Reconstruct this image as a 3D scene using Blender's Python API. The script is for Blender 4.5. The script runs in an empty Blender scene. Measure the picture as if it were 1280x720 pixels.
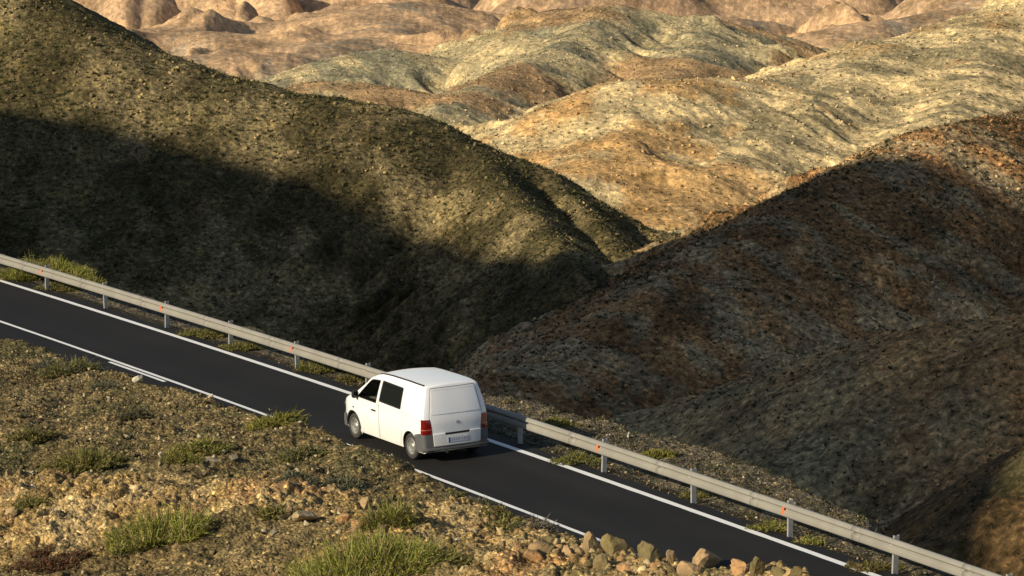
import bpy, math, random
import numpy as np
from mathutils import Vector, Matrix
from mathutils.geometry import delaunay_2d_cdt

SC = bpy.context.scene
COL = SC.collection
R = math.radians

# ------------------------------------------------------------ camera
CZ = 19.6246                      # camera height above the road beside the van
PITCH = R(11.42)
FPX = 4091.066                    # focal length in pixels of a 1280 px wide picture
cam_data = bpy.data.cameras.new('camera')
cam_data.sensor_width = 36.0
cam_data.lens = 36.0 * FPX / 1280.0
cam_data.clip_start = 0.5
cam_data.clip_end = 30000
cam = bpy.data.objects.new('camera', cam_data)
cam.location = (0, 0, CZ)
cam.rotation_euler = (math.pi / 2 - PITCH, 0, 0)
COL.objects.link(cam)
SC.camera = cam

# ------------------------------------------------------------ light
SUN_AZ = np.array([-0.823, -0.568])
SUN_AZ = np.array([-0.823, -0.568])
SUN_EL = R(27)
world = bpy.data.worlds.new('World')
SC.world = world
world.use_nodes = True
wn = world.node_tree
sky = wn.nodes.new('ShaderNodeTexSky')
sky.sky_type = 'NISHITA'
sky.sun_disc = False
sky.sun_elevation = SUN_EL
sky.sun_rotation = math.atan2(SUN_AZ[0], SUN_AZ[1])
sky.altitude = 300
bg = wn.nodes['Background']
bg.inputs[1].default_value = 0.09
wn.links.new(sky.outputs[0], bg.inputs[0])
sun_data = bpy.data.lights.new('sun', 'SUN')
sun_data.energy = 5.0
sun_data.angle = R(0.75)
sun_data.color = (1.0, 0.885, 0.68)
sun = bpy.data.objects.new('sun', sun_data)
sv = Vector((SUN_AZ[0] * math.cos(SUN_EL), SUN_AZ[1] * math.cos(SUN_EL), math.sin(SUN_EL)))
sun.rotation_euler = sv.to_track_quat('Z', 'Y').to_euler()
sun.location = (-60, -30, 80)
COL.objects.link(sun)
SC.view_settings.view_transform = 'Standard'
SC.view_settings.look = 'None'
SC.view_settings.exposure = 0.12
SC.view_settings.gamma = 1.0
SC.view_settings.use_curve_mapping = False
SC.cycles.max_bounces = 6
SC.cycles.diffuse_bounces = 3
SC.cycles.volume_bounces = 0

# ------------------------------------------------------------ noise
_rng = np.random.RandomState(7)
_perm = _rng.permutation(256).astype(np.int32)
_perm = np.concatenate([_perm, _perm])
_ga = _rng.rand(256) * 2 * np.pi
_gx, _gy = np.cos(_ga).astype(np.float32), np.sin(_ga).astype(np.float32)

def pnoise(x, y):
    x = np.asarray(x, np.float64); y = np.asarray(y, np.float64)
    xi = np.floor(x); yi = np.floor(y)
    xf = (x - xi).astype(np.float32); yf = (y - yi).astype(np.float32)
    xi = xi.astype(np.int64) & 255; yi = yi.astype(np.int64) & 255
    u = xf * xf * xf * (xf * (xf * 6 - 15) + 10); v = yf * yf * yf * (yf * (yf * 6 - 15) + 10)
    a = _perm[xi]; b = _perm[(xi + 1) & 255]
    def g(h, dx, dy): return _gx[h] * dx + _gy[h] * dy
    n00 = g(_perm[a + yi], xf, yf); n10 = g(_perm[b + yi], xf - 1, yf)
    y1 = (yi + 1) & 255
    n01 = g(_perm[a + y1], xf, yf - 1); n11 = g(_perm[b + y1], xf - 1, yf - 1)
    return ((n00 + u * (n10 - n00)) * (1 - v) + (n01 + u * (n11 - n01)) * v) * 1.5

def fbm(x, y, octv=4, gain=0.5, seed=0.0):
    o = 0; a = 1.0
    for i in range(octv):
        o = o + a * pnoise(x + 17.3 * i + seed, y - 9.1 * i + seed * 1.7)
        x = x * 2.03; y = y * 2.03; a *= gain
    return o

def sstep(a, b, x):
    t = np.clip((x - a) / (b - a), 0, 1)
    return t * t * (3 - 2 * t)

def smax(a, b, k):
    h = np.clip(0.5 + 0.5 * (a - b) / k, 0, 1)
    return b + (a - b) * h + k * h * (1 - h)

def smin(a, b, k):
    return -smax(-a, -b, k)

# ------------------------------------------------------------ view ray through a point of the photo (1280 x 720)
COSP, SINP = math.cos(PITCH), math.sin(PITCH)
def pray(u, v):
    a = (u - 640) / FPX; b = -(v - 360) / FPX
    r = np.array([a, COSP + b * SINP, -SINP + b * COSP])
    return r / r[1]
def P(u, v, d):
    X = pray(u, v) * d
    return (X[0], X[1], X[2] + CZ)

# ------------------------------------------------------------ road axis
RO = np.array([-2.40762, 76.33665, 0.0])
RL = np.array([-0.49387663, 0.86832117, -0.04587166])
RF = np.array([-0.86923618, -0.49439707, 0.0])
RN = np.array([-0.02267882, 0.03987331, 0.99894734])
K1, K2 = 1.602e-3, 0.4116e-3
LCEN, LEDGE = 0.502, -2.618
_lh = RL[:2] / np.linalg.norm(RL[:2])
T0, T1 = -58.0, 75.0
def curvq(t):
    tc = np.clip(t, -45, 60)
    return tc * tc + 2 * tc * (t - tc)
def road(t, off, z=0.0):
    q = curvq(t)
    return RO + RL * t + RF * (off + K1 * q) + RN * (z + K2 * q)
def to_road(x, y):
    dx, dy = x - RO[0], y - RO[1]
    t = (dx * _lh[0] + dy * _lh[1]) / np.linalg.norm(RL[:2])
    off = dx * RF[0] + dy * RF[1] - K1 * curvq(t)
    return t, off
def road_z(t):
    t = np.clip(t, -75, 130)
    return RL[2] * t + K2 * curvq(t)

# ------------------------------------------------------------ near bank (thin plate spline through surveyed heights)
def _bank_pts():
    pts = []
    # line where the cut drops to the road: height follows from the 1.1 cut slope
    for u, v, d in ((-60,400,83.64),(0,420,80.74),(70,440,77.13),(150,465,73.38),(230,487,69.55),(300,508,66.51),(370,527,63.47),
                    (430,542,61.22),(510,579,58.86),(570,612,57.37),(640,644,55.57),(700,668,54.13),(760,681,52.06),(850,699,48.75),
                    (950,713,45.2),(1010,722,43.33),(1100,745,41.01)):
        pts.append(P(u, v, d))
    for u, v, d in ((-100,490,70),(0,500,69.5),(150,530,65),(300,560,61),(420,590,58.3),(530,630,56),
                    (-100,585,61.5),(0,592,60.5),(130,608,58.6),(250,618,57.2),(350,628,56),(450,640,54.8),(560,662,53.3),
                    (-100,740,54.5),(0,740,53.5),(150,740,52.8),(300,740,52),(450,740,50.6),(600,740,49.2),(700,740,47.8),(820,750,45.5),
                    (0,900,44),(400,900,41),(800,900,37)):
        pts.append(P(u, v, d))
    pts += [(0, 0, CZ - 1.75), (-20, 0, CZ - 1.0), (20, 0, CZ - 3), (0, -20, CZ + 1), (-40, 30, 14), (-40, 60, 7), (-40, 90, 3),
            (0, 22, 11.6), (14, 22, 10.5), (-14, 22, 12.0)]
    return np.array(pts)
_BP = _bank_pts()
def _tps(r2):
    return np.where(r2 > 1e-9, 0.5 * r2 * np.log(np.maximum(r2, 1e-9)), 0)
_n = len(_BP)
_K = _tps(((_BP[:, None, :2] - _BP[None, :, :2]) ** 2).sum(-1)) + np.eye(_n) * 0.5
_Q = np.c_[np.ones(_n), _BP[:, :2]]
_A = np.block([[_K, _Q], [_Q.T, np.zeros((3, 3))]])
_W = np.linalg.solve(_A, np.r_[_BP[:, 2], 0, 0, 0])
def bank_z(x, y):
    x = np.clip(x, -45, 30); y = np.clip(y, -20, 95)
    z = _W[_n] + _W[_n + 1] * x + _W[_n + 2] * y
    for i in range(_n):
        z = z + _W[i] * _tps((x - _BP[i, 0]) ** 2 + (y - _BP[i, 1]) ** 2)
    return z

def near_z(x, y):
    t, off = to_road(x, y)
    zr = road_z(t)
    # bank side
    cut = zr - 0.06 + np.maximum(off - 4.6, 0) * 1.1
    nb = 0.16 * fbm(x * 0.35, y * 0.35, 4, 0.55, 3.0) + 0.05 * fbm(x * 2.3, y * 2.3, 3, 0.6, 9.0)
    zb = smin(bank_z(x, y) + nb * sstep(4.7, 6.5, off), cut + nb * sstep(4.7, 5.6, off), 0.35)
    zb = np.where(off < 4.3, zr - 0.05, zb)
    # valley side
    w = np.interp(t, [-60, -30, -18, -14, -10, -6, -2, 4, 10, 20, 40, 90], [2, .9, .8, 1.3, 2.7, 3.6, 4.1, 3.3, 2.0, 1.9, 2.6, 3])
    w = w + 0.35 * fbm(t * 0.35, off * 0 + 3.1, 3, 0.6, 5)
    e = -off - 3.05
    vg = zr - 0.03 - 0.04 * np.maximum(e, 0) + (0.10 * fbm(x * 0.8, y * 0.8, 4, 0.55, 2.0)) * sstep(0.1, 1.0, e)
    vg = vg - np.maximum(e - w, 0) * 0.80
    gl = 0.9 * fbm(t * 0.09, off * 0.02, 4, 0.55, 20.0) * sstep(4, 25, e)
    vg = vg + gl
    return np.where(off > 0, zb, np.where(e > 0, vg, zr - 0.05)), t, off

# ------------------------------------------------------------ hills: ridges given by their crest lines
_streak = {}
def ridge(x, y, pts, mf, mb, r, gul=0.0, gf=0.05, seed=0.0, name=None):
    """crest polyline pts; mf slope on the side of the viewer, mb behind; r crest rounding"""
    P3 = np.array(pts, float)
    x = np.asarray(x, np.float32); y = np.asarray(y, np.float32)
    best = np.full(x.shape, 1e5, np.float32); sz = np.zeros(x.shape, np.float32); sw_ = np.zeros(x.shape, np.float32); sg = np.ones(x.shape, np.float32)
    kb = np.float32(0.3 * r + 2.5)
    for i in range(len(P3) - 1):
        a, b = P3[i].astype(np.float32), P3[i + 1].astype(np.float32)
        ab = b[:2] - a[:2]; L = np.hypot(*ab)
        k = np.clip(((x - a[0]) * ab[0] + (y - a[1]) * ab[1]) / (L * L), 0, 1)
        dx = x - (a[0] + ab[0] * k); dy = y - (a[1] + ab[1] * k)
        di = np.sqrt(dx * dx + dy * dy)
        m = di < best
        nb = np.minimum(di, best)
        # crest height blended between neighbouring stretches, so that bends leave no seam
        f0 = np.exp((nb - best) / kb); f1 = np.exp((nb - di) / kb)
        sz = sz * f0 + f1 * (a[2] + (b[2] - a[2]) * k); sw_ = sw_ * f0 + f1
        best = nb
        sg = np.where(m, np.sign(ab[0] * dy - ab[1] * dx), sg)
    d = best; zc = sz / sw_
    front = (sg < 0)
    bl = 0.5 - 0.5 * np.tanh(sg * d / (r * 0.8 + 1e-3))
    m = mb + (mf - mb) * bl
    h = m * (np.sqrt(d * d + r * r) - r)
    z = zc - h
    if gul:
        # position along the whole ridge, continuous across the bends of its crest
        ch = P3[-1][:2] - P3[0][:2]; ch = ch / np.hypot(*ch)
        sc_ = (x - P3[0][0]) * ch[0] + (y - P3[0][1]) * ch[1]
        dc_ = (x - P3[0][0]) * ch[1] - (y - P3[0][1]) * ch[0]
        sw = sc_ + 0.25 * d * fbm(sc_ * gf * .4, dc_ * gf * .3, 2, .5, seed + 4)
        g = fbm(sw * gf, d * gf * 0.45, 4, 0.55, seed)
        z = z + gul * (np.sqrt(g * g + 0.002) - 0.30) * 2.4 * sstep(r * 0.3, r * 0.3 + 14 + 4 * gul, d)
        g2 = fbm(sw * gf * 3.3 + 5, d * gf * 0.6, 3, 0.5, seed + 9)
        z = z + gul * .42 * (np.sqrt(g2 * g2 + 0.0008) - 0.30) * 2.0 * sstep(r * 0.3, r * 0.3 + 14 + 2 * gul, d)
        if name: _streak[name] = (np.abs(g), fbm(sw * gf * 5, d * gf * 0.9, 3, 0.6, seed + 7))
    return z

LAYERS = []
def layer(name, pix, **k):
    LAYERS.append((name, [P(*p) for p in pix], k))

layer('L1', [(-400,-218.1,560),(-200,-98.1,500),(-60,-58.1,470),(40,-18.1,455),(95,14.9,448),(130,42,445),(185,62.2,442),(235,81.1,440),(280,98.1,438),(320,106.4,436),(380,120.7,434),(435,129.4,432),(480,132.0,430),(550,149.6,428),(600,188,426),(640,202,424),(670,213,422),(740,256,418),(790,291,415),(830,291.4,412),(852,304.4,410),(900,333.4,405),(980,383.4,400)],
      mf=0.50, mb=0.55, r=5, gul=0.8, gf=0.045, seed=5.5)
layer('L1spur', [(592,185,425),(640,240,400),(690,292,376),(728,338,357)], mf=0.80, mb=0.75, r=1.5, gul=2.2, gf=0.11, seed=2.0)
layer('L1spur2', [(690,225,420),(735,268,402),(775,312,382),(800,335,372)], mf=0.80, mb=0.8, r=1.2, gul=2.0, gf=0.13, seed=3.0)
layer('L2', [(540,539.3,300),(580,506.3,306),(640,469.3,312),(700,448.9,318),(770,393.6,326),(850,341,335),(900,302,342),(960,271,350),(1030,236,360),(1100,202.4,370),(1180,160.4,382),(1280,143.1,396),(1400,123.1,415),(1600,95.1,450),(2000,35.1,500)],
      mf=0.52, mb=0.6, r=6, gul=2.2, gf=0.05, seed=11.0)
layer('L3', [(700,560.3,252),(750,541.3,248),(800,507.6,246),(880,501.2,243),(950,460.9,240),(1050,424.9,236),(1150,408.0,232),(1280,388.6,228),(1420,371.6,226),(1700,326.6,230)],
      mf=0.50, mb=0.6, r=5, gul=0.8, gf=0.06, seed=21.0)
layer('L3b', [(1040,740.6,166),(1110,690.6,164),(1150,647.3,162),(1200,594.9,160),(1280,539.0,156),(1400,483.0,150),(1600,413.0,150)],
      mf=0.55, mb=0.7, r=3, gul=0.7, gf=0.12, seed=31.0)
layer('L5', [(540,210.4,700),(605,186.4,700),(640,168.4,702),(690,134.5,706),(740,117.5,712),(785,98.3,720),(840,100.7,730),(915,102.1,745),(990,98,765),(1040,86.6,780),(1090,57.7,790),(1140,50,800),(1190,36,808),(1240,18,815),(1330,-12,825),(1600,-80,840)],
      mf=0.42, mb=0.5, r=14, gul=8.0, gf=0.020, seed=41.0)
layer('L5spur', [(1090,85,770),(1010,138,728),(930,190,684),(850,250,646),(800,300,618)], mf=0.48, mb=0.55, r=10, gul=3.5, gf=0.03, seed=43.0)
layer('L5spur3', [(905,120,735),(850,145,708),(780,175,682),(710,215,655)], mf=0.45, mb=0.5, r=10, gul=2.5, gf=0.035, seed=47.0)
layer('L5spur2', [(1230,30,805),(1225,85,765),(1180,150,715),(1140,200,685),(1110,260,650)], mf=0.45, mb=0.45, r=8, gul=3.5, gf=0.04, seed=45.0)
layer('L6', [(240,125.1,1050),(330,103.1,1060),(400,77.7,1070),(480,60.3,1080),(560,73.9,1090),(640,36.5,1100),(700,12.0,1110),(745,12.1,1115),(800,11.7,1120),(860,23.4,1130),(920,39.5,1140),(980,46.7,1150),(1040,65.7,1160),(1150,111.7,1180)],
      mf=0.42, mb=0.5, r=14, gul=15.0, gf=0.016, seed=51.0)
layer('L6spur', [(760,8,1115),(720,45,1060),(640,84,1003),(600,108,972),(545,140,938),(500,170,905)], mf=0.55, mb=0.6, r=6, gul=10, gf=0.028, seed=53.0)
layer('L6spur2', [(890,25,1130),(870,60,1062),(830,100,1008)], mf=0.5, mb=0.55, r=8, gul=8, gf=0.03, seed=54.0)
layer('L6c', [(300,130,950),(360,113,960),(400,104,965),(440,103,968),(520,120,960)], mf=0.4, mb=0.4, r=12, gul=1.0, gf=0.03, seed=55.0)
layer('L7', [(180,80,1400),(240,72,1400),(300,66,1410),(360,66,1420),(388,80,1420),(430,100,1420)], mf=0.38, mb=0.4, r=25, gul=10, gf=0.013, seed=61.0)
layer('L8', [(60,70,1750),(170,44,1750),(240,37,1750),(300,34,1760),(360,28,1770),(420,18,1780),(490,11,1800),(545,14,1800),(600,34,1800),(660,60,1800)],
      mf=0.36, mb=0.4, r=30, gul=22, gf=0.009, seed=71.0)
layer('L8spur', [(500,12,1800),(470,40,1700),(410,60,1640),(380,75,1600)], mf=0.4, mb=0.4, r=18, gul=8, gf=0.015, seed=73.0)
layer('L9', [(700,60,1750),(790,36,1740),(850,24,1730),(900,20,1740),(960,26,1750),(1010,40,1750),(1060,58,1760)], mf=0.42, mb=0.45, r=16, gul=14, gf=0.012, seed=76.0)
layer('L9b', [(960,60,1500),(1020,40,1510),(1070,30,1520),(1120,26,1540),(1180,12,1560),(1240,-4,1580),(1330,-30,1600)], mf=0.42, mb=0.45, r=14, gul=12, gf=0.014, seed=77.0)
layer('L8b', [(120,45,1700),(200,36,1690),(260,40,1680),(310,52,1660),(340,60,1650)], mf=0.4, mb=0.4, r=25, gul=8, gf=0.015, seed=74.0)

# unseen hill on the left, crest shaped to lay shadow across the valley
_pq = np.array([-SUN_AZ[1], SUN_AZ[0]]) * -1.0
_pq = np.array([SUN_AZ[1], -SUN_AZ[0]])
SHADOW_CREST = [(30,-30),(80,14),(95,42),(104,59),(109,65),(125,74),(160,84),(200,98),(240,110),(257,114),(268,117),(279,120),(285,112),(290,101),(300,87),(322,87),(341,88),(353,89.5),(375,88),(392,83.5),(403,80),(440,62),(510,10),(600,-60)]
SC_A = 60.0
SHADOW_PTS = [tuple(_pq * q + SUN_AZ * SC_A) + (h,) for q, h in SHADOW_CREST]

def zone_scale(y):
    # grain of the relief: near slopes, sunlit hills, far country (the steps lie in dead ground)
    return np.where(y < 190, 0.6, np.where(y < 540, 1.0, np.where(y < 1240, 2.0, 4.0)))

_last = {}
def hills_z(x, y):
    dd = np.hypot(x, y)
    # far country: long smooth folds that fall away with distance
    base = CZ - 62 - 0.112 * np.minimum(dd, 5200) + 0.25 * np.maximum(dd - 5200, 0)
    f = 1 / 340.0
    wx = x + 90 * pnoise(x * f * .8 + 5, y * f * .8); wy = y + 90 * pnoise(x * f * .8 - 7, y * f * .8 + 3)
    n1 = np.sqrt(pnoise(wx * f + 2.2, wy * f + 1.1) ** 2 + .002) * 2
    n2 = np.sqrt(pnoise(wx * f * 2.3, wy * f * 2.3 + 8) ** 2 + .002) * 2
    n4 = np.sqrt(pnoise(wx * f * 5.1 + 3, wy * f * 5.1) ** 2 + .004) * 2
    n3 = fbm(wx * f * 6, wy * f * 6, 3, 0.5, 4)
    amp = sstep(1300, 2400, dd)
    z = base + amp * (66 * n1 + 62 * n2 + 24 * n4 + 2 * n3 - 16) + (1 - amp) * (6 * n2 + 2 * n3 - 30)
    _last['fold'] = n2 * .6 + n4 * .5
    L = {}
    for name, pts, k in LAYERS:
        L[name] = ridge(x, y, pts, name=name, **k)
    _last['L'] = L
    z = smax(z, L['L8'], 10); z = smax(z, L['L8spur'], 14); z = smax(z, L['L8b'], 14); z = smax(z, L['L9'], 8); z = smax(z, L['L9b'], 8)
    z = smax(z, L['L7'], 6)
    l6 = smax(smax(smax(L['L6'], L['L6spur'], 6), L['L6spur2'], 6), L['L6c'], 4)
    z = smax(z, l6, 4)
    l5 = smax(smax(L['L5'], smax(L['L5spur'], L['L5spur3'], 6), 8), L['L5spur2'], 6)
    z = smax(z, l5, 3)
    l1 = smax(L['L1'], smax(L['L1spur'], L['L1spur2'], .8), 2)
    z = smax(z, l1, 1.5)
    z = smax(z, L['L2'], 1.2)
    z = smax(z, L['L3'], 1.0)
    z = smax(z, L['L3b'], 1.0)
    z = smax(z, ridge(x, y, SHADOW_PTS, mf=1.05, mb=1.05, r=2, gul=1, gf=0.03, seed=81.0), 3)
    # outcrops and roughness that grow with the scale of each hill
    s = zone_scale(y)
    z = z + np.where(s > 1, 0.22, 0.42) * s * fbm(x / (9 * s), y / (9 * s), 3, 0.5, 13)
    return z

def ground_z(x, y, fine=True):
    x = np.asarray(x, float); y = np.asarray(y, float)
    zn, t, off = near_z(x, y)
    zh = hills_z(x, y)
    z = np.where(off > -8, np.maximum(zn, np.where(off > 20, zh, -1e9)), smax(zn, zh, 1.0))
    return z

def ground_at(u, v, d0=38.0, d1=115.0):
    """point of the near ground seen through a point of the photo"""
    r = pray(u, v)
    d = np.arange(d0, d1, 0.04)
    z = near_z(r[0] * d, r[1] * d)[0]
    k = np.argmax(r[2] * d + CZ < z)
    return Vector((r[0] * d[k], d[k], z[k]))

# ------------------------------------------------------------ object helpers
def tag(o, label=None, cat=None, group=None, kind=None):
    if label: o['label'] = label
    if cat: o['category'] = cat
    if group: o['group'] = group
    if kind: o['kind'] = kind
    return o
def empty(name, loc=(0, 0, 0), rot=(0, 0, 0)):
    o = bpy.data.objects.new(name, None); COL.objects.link(o)
    o.location = loc; o.rotation_euler = rot; o.empty_display_size = 0.2
    return o
def mesh_np(name, V, F, mat=None, smooth=True, parent=None):
    """V (n,3), F (m,k) arrays"""
    V = np.ascontiguousarray(V, np.float32); F = np.ascontiguousarray(F, np.int32)
    me = bpy.data.meshes.new(name)
    me.vertices.add(len(V)); me.vertices.foreach_set('co', V.ravel())
    k = F.shape[1]
    me.loops.add(F.size); me.loops.foreach_set('vertex_index', F.ravel())
    me.polygons.add(len(F))
    me.polygons.foreach_set('loop_start', np.arange(0, F.size, k, dtype=np.int32))
    me.polygons.foreach_set('loop_total', np.full(len(F), k, np.int32))
    if smooth: me.polygons.foreach_set('use_smooth', np.ones(len(F), bool))
    me.update(calc_edges=True)
    if mat: me.materials.append(mat)
    o = bpy.data.objects.new(name, me); COL.objects.link(o)
    if parent: o.parent = parent
    return o
def grid_faces(nr, nc):
    i = np.arange(nr - 1)[:, None] * nc + np.arange(nc - 1)[None, :]
    return np.stack([i, i + 1, i + nc + 1, i + nc], -1).reshape(-1, 4)
def set_col(o, name, C):
    a = o.data.color_attributes.new(name, 'FLOAT_COLOR', 'POINT')
    A = np.ones((len(C), 4), np.float32); A[:, :3] = C
    a.data.foreach_set('color', A.ravel())

# ------------------------------------------------------------ materials
def newmat(name):
    m = bpy.data.materials.new(name); m.use_nodes = True
    nt = m.node_tree; return m, nt, nt.nodes['Principled BSDF']
def simple(name, col, rough=0.6, metal=0.0, coat=0.0, noise=0.0, nscale=8.0, spec=0.5):
    m, nt, b = newmat(name)
    b.inputs['Base Color'].default_value = (*col, 1)
    b.inputs['Roughness'].default_value = rough
    b.inputs['Metallic'].default_value = metal
    b.inputs['Specular IOR Level'].default_value = spec
    if coat:
        b.inputs['Coat Weight'].default_value = coat; b.inputs['Coat Roughness'].default_value = 0.08
    if noise:
        tc = nt.nodes.new('ShaderNodeTexCoord'); n = nt.nodes.new('ShaderNodeTexNoise')
        n.inputs['Scale'].default_value = nscale; n.inputs['Detail'].default_value = 6
        nt.links.new(tc.outputs['Object'], n.inputs['Vector'])
        r = nt.nodes.new('ShaderNodeValToRGB')
        r.color_ramp.elements[0].position = 0.3; r.color_ramp.elements[1].position = 0.7
        r.color_ramp.elements[0].color = (*[c * (1 - noise) for c in col], 1)
        r.color_ramp.elements[1].color = (*[min(1, c * (1 + noise)) for c in col], 1)
        nt.links.new(n.outputs['Fac'], r.inputs[0]); nt.links.new(r.outputs[0], b.inputs['Base Color'])
    return m

def N(nt, typ, **kw):
    n = nt.nodes.new(typ)
    for k, v in kw.items():
        if k.startswith('i_'): n.inputs[k[2:].replace('_', ' ')].default_value = v
        else: setattr(n, k, v)
    return n
def ramp(nt, src, stops):
    r = nt.nodes.new('ShaderNodeValToRGB')
    el = r.color_ramp.elements
    while len(el) < len(stops): el.new(0.5)
    for e, (p, c) in zip(el, stops):
        e.position = p; e.color = (*c, 1) if len(c) == 3 else c
    nt.links.new(src, r.inputs[0]); return r.outputs[0]
def mixc(nt, fac, a, b, mode='MIX'):
    m = nt.nodes.new('ShaderNodeMix'); m.data_type = 'RGBA'; m.blend_type = mode
    for s, v in ((m.inputs[0], fac), (m.inputs[6], a), (m.inputs[7], b)):
        if hasattr(v, 'is_linked') or hasattr(v, 'links'): nt.links.new(v, s)
        elif isinstance(v, (int, float)): s.default_value = v
        else: s.default_value = (*v, 1)
    return m.outputs[2]
def vscale(nt, vec, s, off=(0, 0, 0)):
    m = nt.nodes.new('ShaderNodeMapping'); m.inputs['Scale'].default_value = s; m.inputs['Location'].default_value = off
    nt.links.new(vec, m.inputs['Vector']); return m.outputs[0]
def noise(nt, vec, scale, detail=5, rough=0.6, out='Fac'):
    n = nt.nodes.new('ShaderNodeTexNoise'); n.inputs['Scale'].default_value = scale
    n.inputs['Detail'].default_value = detail; n.inputs['Roughness'].default_value = rough
    nt.links.new(vec, n.inputs['Vector']); return n.outputs[out]
def voro(nt, vec, scale, feature='F1', out='Distance', rnd=1.0):
    n = nt.nodes.new('ShaderNodeTexVoronoi'); n.feature = feature; n.inputs['Scale'].default_value = scale
    n.inputs['Randomness'].default_value = rnd
    nt.links.new(vec, n.inputs['Vector']); return n.outputs[out]
def mth(nt, op, a, b=None):
    m = nt.nodes.new('ShaderNodeMath'); m.operation = op
    for s, v in ((m.inputs[0], a), (m.inputs[1], b)):
        if v is None: continue
        if isinstance(v, (int, float)): s.default_value = v
        else: nt.links.new(v, s)
    return m.outputs[0]

def hill_material(name, s1, s2, bumpd, speck=1.0, con=1.0):
    """stony slope: 'tint' attribute times stone and scrub speckles of two sizes"""
    m, nt, b = newmat(name)
    b.inputs['Roughness'].default_value = 0.95; b.inputs['Specular IOR Level'].default_value = 0.1
    tc = N(nt, 'ShaderNodeTexCoord').outputs['Object']
    at = N(nt, 'ShaderNodeAttribute', attribute_name='tint').outputs['Color']
    warp = noise(nt, tc, s1 * 0.4, 3, 0.6, 'Color')
    wv = N(nt, 'ShaderNodeVectorMath', operation='MULTIPLY_ADD')
    nt.links.new(warp, wv.inputs[0]); wv.inputs[1].default_value = (1.2 / s1,) * 3; nt.links.new(tc, wv.inputs[2])
    w = wv.outputs[0]
    n1 = noise(nt, w, s1, 8, 0.72)
    n2 = noise(nt, tc, s2, 6, 0.65)
    c = mixc(nt, 1.0, at, ramp(nt, n1, [(a, tuple(1 + (q - 1) * con for q in v)) for a, v in ((0.37, (.36, .36, .33)), (0.47, (.90, .90, .86)), (0.54, (1.25, 1.22, 1.15)), (0.64, (2.5, 2.35, 2.1)))]), 'MULTIPLY')
    c = mixc(nt, 1.0, c, ramp(nt, n2, [(0.36, (.62, .62, .58)), (0.5, (1, 1, 1)), (0.63, (1.42, 1.37, 1.25))]), 'MULTIPLY')
    # pale stones
    vs = voro(nt, w, s1 * 1.6)
    stone = ramp(nt, vs, [(0.10, (1, 1, 1)), (0.22, (0, 0, 0))])
    msk = ramp(nt, noise(nt, tc, s1 * 0.22, 3), [(0.47, (0, 0, 0)), (0.60, (1, 1, 1))])
    fs = mth(nt, 'MULTIPLY', mth(nt, 'MULTIPLY', stone, msk), 0.6 * speck)
    c2 = mixc(nt, 1.0, c, (2.6, 2.5, 2.3), 'MULTIPLY')
    c = mixc(nt, fs, c, c2)
    # dark scrub dots
    vd = voro(nt, vscale(nt, w, (1, 1, 1), (31, 7, 3)), s1 * 0.8)
    dk = ramp(nt, vd, [(0.13, (1, 1, 1)), (0.24, (0, 0, 0))])
    msk2 = ramp(nt, noise(nt, vscale(nt, tc, (1, 1, 1), (9, 9, 9)), s1 * 0.12, 3), [(0.44, (0, 0, 0)), (0.56, (1, 1, 1))])
    fd = mth(nt, 'MULTIPLY', mth(nt, 'MULTIPLY', dk, msk2), 0.75 * speck)
    c = mixc(nt, fd, c, (.030, .036, .016))
    nt.links.new(c, b.inputs['Base Color'])
    h = mth(nt, 'ADD', n1, mth(nt, 'MULTIPLY', stone, 0.12))
    bp = N(nt, 'ShaderNodeBump'); bp.inputs['Strength'].default_value = 1.0; bp.inputs['Distance'].default_value = bumpd
    nt.links.new(h, bp.inputs['Height']); nt.links.new(bp.outputs[0], b.inputs['Normal'])
    return m

# ------------------------------------------------------------ the ground and the hills
def lerp3(a, b, t):
    return np.asarray(a)[None] * (1 - t[:, None]) + np.asarray(b)[None] * t[:, None]

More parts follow.
